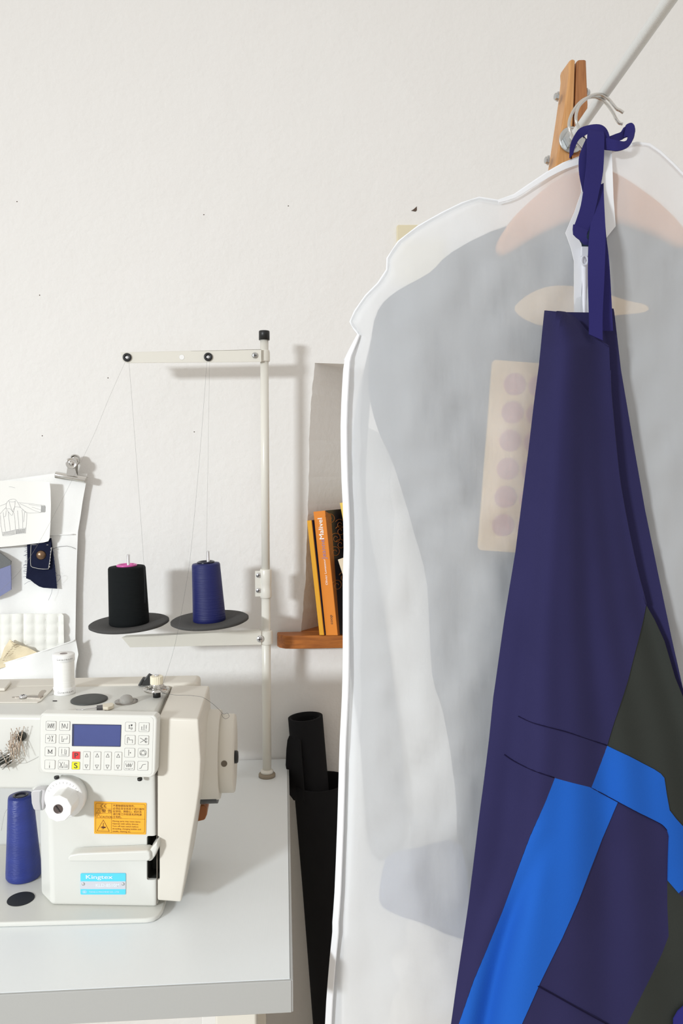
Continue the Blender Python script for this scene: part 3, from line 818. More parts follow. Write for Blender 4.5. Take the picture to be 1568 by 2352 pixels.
# needle and hand pictogram
seg(mb, [wl(503, 590), wl(503, 640)], 1.2, .0009)
f = mb.bm.faces.new([mb.bm.verts.new(M(*wl(x, y), .0009)) for x, y in ((455, 655), (490, 640), (540, 648), (538, 664), (500, 676), (480, 660))])
seg(mb, [wl(480, 668), wl(488, 692)], .5, .0009); seg(mb, [wl(500, 672), wl(508, 690)], .5, .0009)
# CE mark: two arcs
for cx, bar in ((495, False), (545, True)):
    seg(mb, [wl(cx+26*math.cos(R(a)), 336+26*math.sin(R(a))) for a in range(75, 286, 21)], .9, .0009)
    if bar: seg(mb, [wl(520, 336), wl(545, 337)], .8, .0009)
mb.build('label_lines', BRN, wlab, recalc=False)
mb = MB()
txt(mb, 'CAUTION', *wl(462, 512), 4.6, .0009, 0, sx=.95)
txt(mb, '警 告', *wl(480, 430), 6.0, .0009, 0, sx=1.25)
for i, s in enumerate(('不要随便拆除零件。', '必须在安全状态下进行操作', '在穿线，换梭心，机针及', '清扫等工作前请关闭电源', '主电机。')):
    txt(mb, s, *wl(646, 344+i*42), 4.3, .0009, 0, sx=1.02)
for i, s in enumerate(('Moving parts may cause injury.', 'Operate with safety devices.', 'Turn off main switch before', 'threading, changing bobbin and', 'needle, cleaning etc.')):
    txt(mb, s, *wl(640, 572+i*38), 3.6, .0009, 0, sx=1.06)
mb.build('lettering', BRN, wlab, recalc=False)
# name plate
CYAN = mat('cyan_print', (88, 208, 244), .4); SILV = mat('plate_silver', (206, 208, 216), .35, .2); PALE = mat('pale_print', (222, 232, 240), .4)
def np_(X, Y): return 160+X/6.533, 1800+Y/6.533
mb = MB()
mb.prism([M(*np_(x, y), .0008) for x, y in ((172, 1348), (830, 1346), (840, 1356), (838, 1655), (830, 1664), (172, 1664), (162, 1654), (162, 1358))], -N*.0007, 0)
mb.prism([M(*np_(x, y), .0009) for x, y in ((163, 1466), (839, 1466), (839, 1582), (163, 1582))], -N*.0006, 1)
npl = mb.build('name_plate', [CYAN, SILV], ms)
mb = MB()
for dx_ in (-2, 0, 2):
    txt(mb, 'Kingtex', *np_(236+dx_, 1428), 9.6, .001+dx_*.00002, 0, 0, sx=1.52, slope=0)
txt(mb, 'KLD-8510M', *np_(388, 1548), 7.6, .001, 0, .0001, sx=1.05, slope=0)
mb.build('lettering', PALE, npl, recalc=False)
mb = MB()
seg(mb, [np_(222+34*math.cos(R(a)), 1624+20*math.sin(R(a))) for a in range(0, 361, 24)], .6, .001)
txt(mb, 'GN', *np_(204, 1634), 3.2, .001, 0, .0001, sx=.8, slope=0)
txt(mb, 'TANG LI MACHINE CO., LTD', *np_(290, 1634), 3.2, .001, 0, sx=1.22, slope=0)
mb.build('lettering', PALE, npl, recalc=False)
for x in (204, 800):
    mb = MB(); mb.lathe(M(*np_(x, 1506), .001), N, [(.0018, 0), (.0014, .0008), (0, .0011)], 0, 14); mb.build('rivet', STEEL, npl)
# reverse lever
mb = MB()
lv = [(155, 1968), (158, 1962), (180, 1958), (336, 1952), (350, 1948), (362, 1938), (362, 1950), (356, 1968), (349, 1978), (340, 1981), (200, 1980), (158, 1980), (154, 1976)]
bar = [(154, 1972), (160, 1964), (180, 1960), (336, 1954), (344, 1957), (346, 1974), (338, 1979), (200, 1980), (158, 1980)]
mb.prism([M(x, y, .016) for x, y in bar], -N*.0158)
mb.prism([M(x, y, .012) for x, y in ((338, 1960), (350, 1944), (361, 1932), (363, 1948), (355, 1968), (347, 1979), (338, 1979))], -N*.03)
mb.build('reverse_lever', MACH, ms, bevel=.003)
# top fittings
def T(px, py, h=0): return PZ(px, py, ZTOP+h)
mb = MB(); mb.lathe(T(205, 1608), Zup, [(.0215, 0), (.0215, .0012), (.0195, .0022), (.004, .0016)], 0, 48); mb.build('rubber_plug', RUBBER, ms)
GLASS = mat('sight_glass', (240, 240, 240), .05, trans=.9)
mb = MB(); mb.lathe(T(290, 1612), Zup, [(.0135, 0), (.0135, .0012), (.009, .002)], 0, 32); sg = mb.build('sight_glass_ring', mat('smoked_rim', (150, 146, 140), .25, .4), ms)
mb = MB(); mb.lathe(T(290, 1612, .0015), Zup, [(.0082, 0), (.008, .003), (.0066, .006), (.004, .008), (0, .0088)], 0, 32, caps=False); mb.build('dome', mat('clear_dome', (214, 212, 206), .06, trans=.6), sg)
tc_ = T(360, 1601)
mb = MB(); mb.lathe(tc_, Zup, [(.0046, 0), (.0046, .009)], 0, 20); tn = mb.build('tension_post', BLACK, ms)
mb = MB(); mb.lathe(tc_+Zup*.007, Zup, [(.006, 0), (.0122, .0015), (.0124, .002), (.006, .0035), (.0098, .0045), (.0118, .005), (.007, .0065), (.009, .0075), (.0065, .0095), (.0068, .011), (.0045, .0125)], 0, 32); mb.build('tension_discs', CHROME, tn)
mb = MB(); kb = tc_+Zup*.0165
ribs = 22
prf = []
pts = [(.0070 if k % 2 else .0078) for k in range(ribs*2)]
mb.prism([kb+Vector((math.cos(math.pi*k/ribs)*pts[k], math.sin(math.pi*k/ribs)*pts[k], 0)) for k in range(ribs*2)], (0, 0, .0095)); mb.build('tension_knob', mat('ivory_knob', (236, 228, 204), .4), tn, bevel=.0004)
mb = MB(); mb.lathe(kb+Zup*.0094, Zup, [(.003, 0), (.003, .0014), (.0018, .002)], 0, 14); mb.build('tension_stud', STEEL, tn)
mb = MB(); mb.tube(cat_rom([T(352, 1594, .004), T(341, 1592, .005), T(332, 1588, .008), T(331, 1582, .011), T(338, 1577, .012), T(350, 1576, .012)], 4), .0007, seg=6)
mb.tube(cat_rom([T(372, 1592, .006), T(383, 1589, .007), T(386, 1582, .008)], 3), .001, seg=6); mb.build('check_spring', CHROME, tn)
# bobbin lever
mb = MB(); mb.prism([T(34, 1603, .001), T(54, 1604, .001), T(92, 1605.5, .001), T(97, 1602, .001), T(90, 1599.5, .001), T(54, 1600, .001)], (0, 0, .0012))
tab = [(84, 1605), (93, 1605.5), (98, 1601), (101, 1593), (105, 1590), (106, 1587), (102, 1585), (95, 1586), (90, 1590), (87, 1598)]
yt = T(90, 1603).y; mb.prism([P(x, y, yt) for x, y in tab], (0, .0012, 0))
mb.tube([T(28, 1602, .0012), T(52, 1599.5, .0026)], .0007, seg=6); bl = mb.build('bobbin_lever', mat('dull_steel', (176, 168, 158), .35, .8), ms)
screw(T(53, 1602, .002), .0046, bl, Zup)
mb = MB(); mb.prism([T(121, 1609, .0002), T(131, 1609, .0002), T(131, 1611, .0002), T(121, 1611, .0002)], (0, 0, .0003)); mb.build('oil_slot', INK, ms)
mb = MB(); mb.prism([T(-160, 1616, 0), T(86, 1615, 0), T(94, 1612, 0), T(127, 1578, 0), T(124, 1574, 0), T(-120, 1578, 0)], (0, 0, .0013)); mb.build('top_plate', COVR, ms, bevel=.001)
mb = MB(); mb.prism([T(-120, 1590, .0014), T(12, 1588, .0014), T(26, 1572, .0014), T(24, 1569, .0014), T(-120, 1570, .0014)], (0, 0, .004)); mb.build('top_cap', COVR, ms, bevel=.0016)

# ------------------------------------------------------------------ loose things on the machine
bs = T(148, 1592); tz = P(148, 1501, bs.y).z
sp = thing('thread_spool', 'white thread spool standing upright on top of the sewing machine', 'thread spool', bs)
hh = tz-bs.z
mb = MB(); mb.lathe(bs, Zup, [(.0126, .006), (.0124, .012), (.0124, hh-.012), (.0128, hh-.0085)], 0, 40, caps=False); mb.build('thread_winding', mat('white_thread', (250, 249, 244), .7, bump=.2, bscale=900, stretch=(.02, .02, 1)), sp)
for z0 in (0, hh-.009):
    mb = MB(); mb.lathe(bs+Zup*z0, Zup, [(.0125, 0), (.0131, .0006), (.0131, .0083), (.0125, .009), (.004, .009) if z0 else (.0125, .009)], 0, 40); rim = mb.build('spool_rim', WHITE, sp)
    mb = MB(); s_ = 'Gütermann'
    aw = -112
    for i, ch in enumerate(s_):
        a = R(aw); aw += {'t': 6.5, 'r': 7, 'm': 15.5, 'G': 12.5}.get(ch, 10); o = bs+Vector((math.cos(a)*.01315, math.sin(a)*.01315, z0+.0032))
        ux = Vector((-math.sin(a), math.cos(a), 0)); nx = Vector((math.cos(a), math.sin(a), 0))
        mb.mesh(text_mesh(ch, .0034), Matrix(((ux.x, 0, nx.x, o.x), (ux.y, 0, nx.y, o.y), (0, 1, 0, o.z), (0, 0, 0, 1))))
    mb.build('lettering', mat('grey_print', (120, 116, 116), .6), rim, recalc=False)
mb = MB(); mb.lathe(bs+Zup*(hh+.0001), Zup, [(.0045, 0), (.0042, .0002)], 0, 24); mb.build('spool_hole', mat('hole_grey', (150, 142, 140), .8), sp)

pin = thing('safety_pin', 'open safety pin with ivory cap lying behind the control panel', 'safety pin', T(225, 1630))
mb = MB(); mb.tube([T(176, 1632, .001), T(205, 1627, .002), T(240, 1623, .003)], .0005, seg=6); mb.tube([T(177, 1632, .001), T(206, 1632.5, .001), T(240, 1632, .001)], .0005, seg=6)
mb.tube(circ_ := [T(177+3*math.cos(R(a)), 1631+1.2*math.sin(R(a)), .001) for a in range(0, 360, 40)], .0005, seg=6, closed=True); mb.build('wire', STEEL, pin)
mb = MB(); mb.prism([T(236, 1632, .0005), T(236, 1624, .0005), T(258, 1621, .0005), T(262, 1624, .0005), T(260, 1628, .0005), T(248, 1632, .0005)], (0, 0, .004)); mb.build('cap', mat('ivory_cap', (222, 214, 194), .4), pin, bevel=.0008)
mb = MB(); mb.prism([T(222, 1632, .0004), T(222, 1626, .0004), T(240, 1624, .0004), T(243, 1632, .0004)], (0, 0, .003)); mb.build('clasp', mat('dark_clasp', (86, 84, 84), .4, .5), pin)

yc_ = T(335, 1577).y
mb = MB()
mb.prism([P(x, y, yc_) for x, y in ((316, 1575), (324, 1561), (331, 1561), (339, 1551), (352, 1558), (362, 1562), (362, 1575))], (0, .012, 0))
mb.prism([P(x, y, yc_-.001) for x, y in ((316, 1575.5), (324, 1561), (330, 1561), (324, 1575.5))], (0, .014, 0))
ck = mb.build('thread_clip', mat('black_clip', (46, 47, 47), .35), bevel=.0012); tag(ck, 'small black plastic clip on machine top behind the tension knob', 'clip')

# magnets and pins on the machine arm
for k, (x, y, r, lab) in enumerate(((51, 1690, .0052, 'upper dark round magnet under the pins on the machine arm'), (13, 1747, .0068, 'lower dark round magnet under the pins at left edge'))):
    c = M(x, y, .0002); mb = MB(); mb.lathe(c, N, [(r, 0), (r, .004), (r*.92, .0048)], 0, 28)
    tag(mb.build('magnet', mat('magnet_grey', (70, 72, 68), .35, .6), bevel=.0003), lab, 'magnet', 'magnets on the machine arm')
random.seed(21)
PINM = mat('pin_steel', (196, 178, 160), .3, .85)
pins = []
for k in range(30):
    cx = 18+random.random()*38; cy = 1712+random.uniform(-14, 16)-(cx-36)*.55
    L = random.uniform(20, 30); a = R(90+random.gauss(-4, 14))
    if k < 4: a = R(50+random.random()*20); cx -= 12; cy += 22
    o1 = .005+random.random()*.005; o2 = .005+random.random()*.006
    pins.append(((cx-L*math.cos(a), cy-L*math.sin(a)), (cx+L*math.cos(a), cy+L*math.sin(a)), o1, o2))
for (a, b, o1, o2) in pins:
    pa, pb = M(*a, o1), M(*b, o2)
    mb = MB(); mb.tube([pa, pb-(pb-pa)*.12, pb], [.00033, .00033, .00008], seg=5); mb.ball(pa, .00065, seg=8)
    tag(mb.build('sewing_pin', PINM), 'thin steel sewing pin clinging to the magnets on the machine arm', 'pin', 'pins on the machine arm')
for (a, b) in (((-14, 1752), (30, 1727)), ((-10, 1738), (16, 1722)), ((2, 1762), (34, 1742))):
    pa, pb = M(*a, .011), M(*b, .008); d_ = (pb-pa).normalized(); v_ = d_.cross(N)
    mb = MB(); mb.tube([pa, pb, pb+v_*.0014+d_*.001, pb+v_*.0026, pa+v_*.003], .0006, seg=6); mb.lathe(pa, d_, [(.0016, 0), (.002, .002), (.0016, .007)], 0, 10)
    tag(mb.build('safety_pin', CHROME), 'silver safety pin among the pins at the lower magnet', 'safety pin', 'safety pins at the lower magnet')

# blue cone on the bed
b0 = PZ(55, 2012, ZB+.0005); topz = P(51, 1826, b0.y).z
cone('thread_cone', 'royal blue thread cone standing on the machine bed left of the column', b0, Vector((b0.x-.0015, b0.y, topz)), .0208, .0146, RBT, DKT, .0085, tubeh=.0015)
# ================================================================== THREADS
THR = mat('grey_thread', (140, 137, 134), .8); THD = mat('dark_thread', (92, 93, 98), .8)
def thread(pts, label, m=THR, r=.00012, name='thread', group='sewing threads'):
    mb = MB(); mb.tube(pts, r, seg=5); o = mb.build(name, m); tag(o, label, 'thread', group); return o
eL = at(290, 826, YA-.004); eR = at(478, 826, YA-.004)
thread(cat_rom([at(288, 830, YA-.004), at(250, 915, 1.25), at(205, 1022, 1.24), at(115, 1200, 1.22), at(55, 1300, 1.2), at(0, 1358, 1.19), at(-40, 1400, 1.18)], 4), 'thin grey thread running from left eyelet down across the drawing')
thread(cat_rom([at(296, 830, YA-.004), at(308, 985, YA-.008), at(330, 1290, YD-.027), at(333, 1385, YD-.0305)], 4), 'thin thread rising from black cone to the left eyelet', THD)
thread(cat_rom([at(475, 830, YA-.004), at(460, 1030, 1.22), at(440, 1250, 1.17), at(428, 1340, 1.14), at(402, 1480, 1.06), T(372, 1578, .012)], 4), 'thin grey thread running from right eyelet down to the tension knob', THD)
thread(cat_rom([at(481, 830, YA-.004), at(478, 1030, YA-.012), at(474, 1265, YD-.012), at(474, 1292, YD-.02)], 4), 'thin thread rising from navy cone to the right eyelet')
tp = [T(372, 1592, .008), T(400, 1596, .004), T(430, 1597, .002), T(445, 1598.5, .002), T(466, 1602, .004), P(490, 1618, .975), P(505, 1632, .965), P(513, 1640, .96), P(522, 1638, .955), P(526, 1646, .955), P(518, 1651, .95), P(511, 1646, .95), P(509, 1637, .955)]
thread(cat_rom(tp, 5), 'loose dark thread trailing from tension knob over the motor housing', THD, .0002)
thread(cat_rom([M(30, 1750, .002), M(55, 1753, .001), M(75, 1745, .001), M(88, 1738, .001)], 4), 'loose thread trailing from the pins towards the control panel', THR)
thread(cat_rom([P(22, 1852, .985), P(12, 1866, .99), P(7, 1885, .995), P(3, 1908, 1.0)], 4), 'stray thread end hanging left of the royal blue cone', THD)

# ================================================================== CANVAS ORGANISER ON THE WALL
YO = YW-.012
def dO(px, py):
    v = .006*math.sin(px*.045+py*.004)*min(1, max(0, (py-1090)/120))
    v += .004*noise.noise(Vector((px*.012, py*.004, 1.3)))
    if py > 1226: v -= .004
    return YO - abs(v)*.6 - (.006 if px > 165 else 0)*0
org = thing('wall_organiser', 'white cotton wall organiser with pockets clipped to the wall at left', 'wall organiser', P(80, 1400, YO))
cloth = [(-190, 1128), (-60, 1112), (0, 1105), (62, 1096), (127, 1087), (200, 1088), (198, 1100), (197, 1112), (190, 1150), (185, 1185), (179, 1222), (176, 1300), (174, 1400), (173, 1468), (176, 1520), (174, 1570), (174, 1640), (-190, 1640)]
sheet(cloth, dO, 14).build('backing', CLOTHW, org, solid=.0012)
def dP(px, py):
    t = max(0, min(1, (py-1470)/120))
    return YO-.012-.018*math.sin(max(0, min(1, (172-px)/190))*math.pi)*(1-.3*t)-.003*noise.noise(Vector((px*.02, py*.02, 4)))
pock = [(-190, 1575), (-100, 1556), (-40, 1538), (0, 1526), (50, 1511), (110, 1492), (165, 1473), (174, 1469), (177, 1485), (180, 1503), (176, 1522), (173, 1540), (172, 1640), (-190, 1640)]
sheet(pock, dP, 14).build('pocket', CLOTHW, org, solid=.0012)
mb = MB(); mb.tube([P(x, y, dP(x, y)-.0015) for x, y in pock[1:8]], .0011, seg=6); mb.build('pocket_hem', CLOTHW, org)
mb = MB(); mb.tube([P(x, 1227+(178-x)*.03, dO(x, 1229)-.001) for x in range(-190, 180, 12)], .001, seg=6); mb.build('pocket_hem', CLOTHW, org)
mb = MB(); mb.tube([P(x, y, YO-.003) for x, y in cat_rom([(127, 1228, 0), (140, 1255, 0), (155, 1253, 0), (174, 1261, 0)], 4)] if False else [P(x, y, dO(x, y)-.002) for x, y in ((120, 1262), (128, 1258), (140, 1255), (154, 1254), (165, 1257), (174, 1261))], .00025, seg=5)
tag(mb.build('thread', THD), 'loose thread curling right from the denim swatch over white cotton', 'thread', 'sewing threads')

# quilted sample tucked in the pocket
def dQ(px, py):
    u = ((px-1)/26.5) % 1; v = ((py-1411)/24) % 1
    return YO-.008-.004*(math.sin(math.pi*u)**.5)*(math.sin(math.pi*v)**.3)
qp = [(-70, 1411), (0, 1411), (60, 1409), (120, 1410), (142, 1409), (146, 1414), (147, 1480), (110, 1497), (50, 1517), (-70, 1550)]
q = sheet(qp, dQ, 4).build('quilted_sample', mat('quilted_white', (242, 242, 236), .9, bump=.15, bscale=900), solid=.001)
tag(q, 'white quilted fabric sample tucked behind the lower pocket', 'fabric sample', 'fabric samples on the organiser')
# cream scrap
def dC(px, py): return YO-.022-.006*noise.noise(Vector((px*.05, py*.05, 9)))
cs = thing('fabric_scrap', 'cream frayed fabric scrap sticking out of the lower pocket', 'fabric scrap', P(35, 1500, YO-.02), 'fabric samples on the organiser')
sheet([(-40, 1545), (-20, 1526), (2, 1512), (10, 1488), (23, 1469), (33, 1477), (46, 1482), (64, 1487), (88, 1500), (60, 1514), (20, 1530)], dC, 7).build('cloth', CREAM, cs, solid=.001)
mb = MB()
random.seed(2)
for x, y in ((6, 1517), (8, 1512), (10, 1509), (13, 1505), (15, 1501), (18, 1497), (24, 1492), (27, 1487)):
    mb.tube([P(x, y, YO-.0285), P(x+5, y-4+random.random()*3, YO-.0285)], .0003, seg=5)
for k in range(8):
    x, y = 24+k*1.5, 1470+k*2; mb.tube([P(x, y+4, YO-.028), P(x+random.uniform(3, 14), y+random.uniform(-3, 6), YO-.029)], .0002, seg=5)
mb.build('stitching', mat('brown_stitch', (110, 84, 60), .8), cs)

# drawing
def dD(px, py):
    return YO-.018-.010*max(0, min(1, (px-60)/56))**2*.6-.006*max(0, min(1, (1130-py)/40))*0
dw = thing('drawing', 'white paper with pencil drawing of a jacket pinned on the organiser', 'drawing', P(40, 1180, YO-.02))
pp = [(-140, 1104), (0, 1104), (60, 1105.5), (114, 1107), (116, 1125), (117, 1160), (116, 1200), (114, 1236), (111, 1243), (100, 1246), (50, 1252), (0, 1257), (-140, 1270)]
paper = sheet(pp, dD, 10).build('paper', PAPER, dw, solid=.0003)
mb = MB()
def zz(x, y): return x/7.127, 1080+y/7.127
def line(pts, n=4, r=.00018):
    pts = cr2([zz(x, y) for x, y in pts], n)
    mb.tube([P(x, y, dD(x, y)-.0004) for x, y in pts], r, seg=4)
for L in ([(100, 640), (105, 540), (150, 490), (200, 472), (250, 480), (290, 530), (330, 600)], [(145, 500), (170, 590), (215, 690)], [(248, 500), (240, 590), (218, 690)],
          [(100, 640), (160, 630), (215, 690)], [(330, 605), (245, 600), (222, 650)], [(160, 515), (200, 520), (245, 512)], [(105, 545), (40, 570), (-60, 610)], [(95, 610), (30, 680), (-40, 770)],
          [(300, 530), (480, 545), (670, 570), (735, 580), (742, 640), (735, 685), (660, 690)], [(320, 545), (440, 600), (560, 660), (660, 690)], [(330, 605), (400, 670), (470, 700), (560, 700), (690, 690)], [(672, 572), (674, 630), (668, 690)], [(470, 560), (560, 575), (664, 590)], [(520, 600), (600, 630), (668, 650)],
          [(5, 740), (15, 900), (45, 1075)], [(440, 700), (432, 850), (418, 1030)], [(45, 1075), (150, 1068), (260, 1045), (418, 1030)], [(40, 1020), (150, 1000), (300, 965), (425, 945)], [(255, 980), (260, 1042)],
          [(50, 690), (70, 850), (90, 1000)], [(135, 680), (150, 840), (170, 990)], [(230, 700), (245, 840), (255, 980)], [(285, 660), (300, 830), (310, 960)], [(360, 650), (368, 800), (370, 950)], [(400, 680), (390, 800), (385, 850)], [(100, 660), (90, 750), (60, 760)],
          [(145, 270), (190, 275), (245, 288)], [(110, 650), (190, 740), (215, 690)], [(320, 600), (380, 650), (430, 700)]):
    line(L)
for k in range(17):
    line([(262+k*9, 1040-k), (268+k*9, 975-k*1.2)], 1, .00017)
for k in range(10):
    line([(676+k*6.5, 685), (680+k*6.5, 580)], 1, .00017)
for k in range(20):
    line([(50+k*10, 1068-k), (54+k*10, 1020-k*2)], 1, .00012)
mb.build('pencil_lines', INKS, paper)
# denim swatch
def dS(px, py): return YO-.013
dn_ = thing('fabric_swatch', 'dark denim swatch with brass button flap below the drawing', 'fabric swatch', P(95, 1300, YO-.013), 'fabric samples on the organiser')
body = [(62, 1240), (118, 1236), (121, 1262), (126, 1300), (129, 1330), (131, 1352), (115, 1351), (100, 1350), (90, 1347), (78, 1339), (70, 1332), (60, 1328), (63, 1290)]
sheet(body, dS, 8).build('cloth', DENIM, dn_, solid=.0012)
flap = [(70, 1243), (118, 1240), (117, 1270), (112, 1307), (100, 1307), (88, 1306), (75, 1303), (70, 1299), (69, 1285)]
fl = sheet(flap, lambda x, y: YO-.0155-.003*max(0, (y-1260)/47), 8).build('flap', DENIM, dn_, solid=.001)
STW = mat('white_stitch', (196, 194, 190), .8)
mb = MB(); fz = lambda x, y: YO-.0166-.003*max(0, (y-1260)/47)
mb.tube([P(x, y, fz(x, y)) for x, y in ((71.5, 1250), (70.5, 1270), (70, 1292), (71, 1300), (75, 1303), (88, 1306), (100, 1307.2), (111, 1307), (114, 1290), (117, 1268), (119, 1257))], .00045, seg=5)
mb.tube([P(x, y, fz(x, y)) for x, y in ((73, 1251), (85, 1251))], .0004, seg=5); mb.tube([P(x, y, fz(x, y)) for x, y in ((107, 1251.5), (111, 1251.5))], .0005, seg=5)
for k in range(7): y = 1258+k*7; mb.tube([P(117.5-k*.6, y, fz(0, y)), P(117-k*.6, y+3.5, fz(0, y))], .0007, seg=5)
mb.build('stitching', STW, fl)
mb = MB(); c = P(94.5, 1275, YO-.0165); mb.lathe(c, (0, -1, 0), [(.0078, 0), (.0078, .001), (.0066, .003), (.0035, .0042), (0, .0045)], 0, 28); mb.build('button', mat('bronze', (126, 100, 78), .3, .75), dn_)
mb = MB(); random.seed(11)
for k in range(34):
    y = 1254+k*2.2; x = 63.5-(y-1254)*.02
    mb.tube([P(x+2, y, YO-.0145), P(x-random.uniform(3, 9), y+random.uniform(-3, 5), YO-.0145)], .0002, seg=4)
for k in range(10):
    y = 1258+k*9; x = 121+(y-1258)*.1
    mb.tube([P(x, y, YO-.0145), P(x+random.uniform(1, 4), y+random.uniform(2, 7), YO-.0145)], .0002, seg=4)
mb.tube([P(x, y, YO-.016) for x, y in cr2([(129, 1322), (137, 1321), (138, 1328), (130, 1338)], 4)], .0002, seg=4)
mb.tube([P(x, y, YO-.016) for x, y in cr2([(73, 1334), (65, 1336), (56, 1342)], 4)], .0002, seg=4)
mb.tube([P(x, y, YO-.016) for x, y in cr2([(120, 1352), (118, 1363), (111, 1379)], 4)], .00018, seg=4)
mb.build('frayed_edge', mat('fray', (58, 62, 100), .9), dn_)
# grey and lilac swatch
g2 = thing('fabric_swatch', 'grey and lilac folded swatch cut by left edge of the picture', 'fabric swatch', P(0, 1320, YO-.016), 'fabric samples on the organiser')
sheet([(-90, 1262), (-40, 1250), (0, 1269), (26, 1289), (25, 1297), (0, 1306), (-40, 1320), (-90, 1330)], lambda x, y: YO-.018, 12).build('grey_cloth', mat('grey_felt', (112, 114, 114), .95, bump=.2, bscale=700), g2, solid=.0025)
sheet([(-90, 1331), (-40, 1321), (0, 1306.5), (25, 1297.5), (26, 1330), (26, 1354), (0, 1370), (-50, 1388), (-90, 1396)], lambda x, y: YO-.018, 12).build('lilac_cloth', mat('lilac_cotton', (130, 135, 172), .95, bump=.15, bscale=700), g2, solid=.0025)
# bulldog clip
cl = thing('bulldog_clip', 'silver bulldog clip holding the top corner of the white organiser', 'clip', P(163, 1085, YO-.006))
ca_, cb_ = P(127.5, 1090.5, YO-.012), P(198, 1102.5, YO-.012)
axc = (cb_-ca_).normalized(); upc = Vector((0, -1, 0)).cross(axc); upc = -upc if upc.z < 0 else upc
mb = MB(); mb.lathe(ca_, axc, [(.0052, 0), (.0056, .001), (.0056, (cb_-ca_).length-.001), (.0052, (cb_-ca_).length)], 0, 24)
mb.box((ca_+cb_)/2+upc*.004+Vector((0, .006, 0)), ((cb_-ca_).length, .008, .002), 0, Matrix((axc, (0, 1, 0), upc)).transposed()); mb.build('jaw', CHROME, cl)
for k, (yo, cc, r) in enumerate(((-.016, (164.5, 1064), .0088), (-.001, (172.5, 1056.5), .0090))):
    c = P(cc[0], cc[1], YO+yo-.004); yy = c.y
    b0_ = P(160, 1092, yy); 
    mb = MB()
    L_, R_ = P(152, 1091, yy), P(178, 1095, yy)
    mb.prism([L_, R_, c+axc*.0055-upc*.006, c+axc*.0078-upc*.001, c+upc*.008+axc*.004, c+upc*.008-axc*.004, c-axc*.0078-upc*.001, c-axc*.0055-upc*.006], (0, .0012, 0))
    mb.lathe(c+Vector((0, .0006, 0)), (0, -1, 0), [(r*1.03, 0), (r*1.05, .0022), (r*.92, .0032), (r*.72, .0012), (r*.4, .0015), (r*.36, .003), (0, .0034)], 0, 32)
    mb.build('handle', CHROME, cl)

# ================================================================== FABRIC ROLL
ro = thing('fabric_roll', 'black rolled fabric leaning upright between the table and garment bag', 'fabric roll', (P(790, 2352, 1.06).x, 1.06, 0))
NAVB = mat('black_cloth', (25, 25, 27), .9, spec=.2, bump=.08, bscale=800)
ti = P(701, 1646, 1.296); mi_ = P(714, 1800, 1.292)
di = (ti-mi_).normalized()
bi = ti - di*((ti.z-.02)/di.z)
mb = MB(); ri = .0292
prof_len = (ti-bi).length
mb.lathe(bi, di, [(ri, 0), (ri, prof_len), (ri-.002, prof_len+.0005), (ri-.005, prof_len), (ri-.005, prof_len-.05)], 0, 40, caps=False)
# inner turn
e1 = di.cross(Vector((0, 1, 0))).normalized(); e2 = di.cross(e1)
sp_in = [ti-di*.004+(e1*math.cos(a)+e2*math.sin(a))*(.0235-.0009*a) for a in [k*.3 for k in range(34)]]
mb.strip(sp_in, [p-di*.06 for p in sp_in]); mb.build('inner_roll', NAVB, ro, recalc=False)
to = P(738, 1795, 1.284); bo = P(780, 2352, 1.278)
do = (to-bo).normalized(); bo2 = to-do*((to.z-.012)/do.z); Lo = (to-bo2).length
mb = MB(); mb.lathe(bo2, do, [(.0455, 0), (.0455, Lo), (.0435, Lo+.0008), (.0405, Lo), (.0405, Lo-.15)], 0, 48, caps=False); mb.build('outer_roll', NAVB, ro, recalc=False)
fp = [(660, 1700), (657.5, 1722), (656, 1757), (660, 1780), (663, 1822), (675, 1838), (700, 1840), (690, 1700), (672, 1690), (664, 1690)]
sheet(fp, lambda x, y: 1.285-.03*max(0, (x-655)/40)**2, 10).build('loose_flap', NAVB, ro, solid=.0015)

# ================================================================== RAIL
wb = thing('garment_rack', 'garment rack of bolted wooden battens carrying a silver threaded steel rod', 'garment rack', (P(1300, 350, .97).x-.1, .98, 0))
YK = .96
pk = [(1311, 135.5), (1319, 135), (1321, 139), (1318.5, 226), (1314, 320), (1306, 430), (1298, 560), (815, 3440), (762, 3440), (1244, 570), (1260, 480), (1273, 398), (1283, 335), (1296, 250), (1303, 200), (1307, 163), (1306, 146), (1308, 139)]
mb = MB(); mb.prism([P(x, y, YK) for x, y in pk], (0, .032, 0)); mb.build('batten', WOOD, wb, bevel=.003)
pk = [(1330, 136.5), (1344, 136), (1346, 139), (1349, 215), (1350, 240), (1344, 330), (1334, 430), (1324, 560), (1165, 3430), (1135, 3430), (1300, 560), (1308, 430), (1316, 320), (1320.5, 226), (1323.5, 142), (1326, 138)]
mb = MB(); mb.prism([P(x, y, YK+.003) for x, y in pk], (0, .03, 0)); mb.build('batten', WOOD2, wb, bevel=.003)
for x, y, s in ((1281, 222, -1), (1259, 368, -1), (1345, 214, 1)):
    c = P(x, y, YK+.016); mb = MB(); mb.lathe(c, (s, 0, 0), [(.006, 0), (.006, .001), (.0046, .0012), (.0044, .0036), (.0028, .0048)], 0, 8, smooth=False); mb.build('bolt', ZINC, wb)
w0 = P(1312, 322, YK-.001); w1 = P(1537, 0, .66); rd_ = (w1-w0).normalized()
rail = wb
def threaded():
    m = bpy.data.materials.new('threaded_rod'); m.use_nodes = True; nt = m.node_tree; b = nt.nodes['Principled BSDF']
    b.inputs['Base Color'].default_value = srgb(228, 229, 227); b.inputs['Metallic'].default_value = .3; b.inputs['Roughness'].default_value = .32
    return m
ROD = threaded()
mb = MB(); L = (w1-w0).length*1.6; rr = .0059; prof = []
k = 0.0
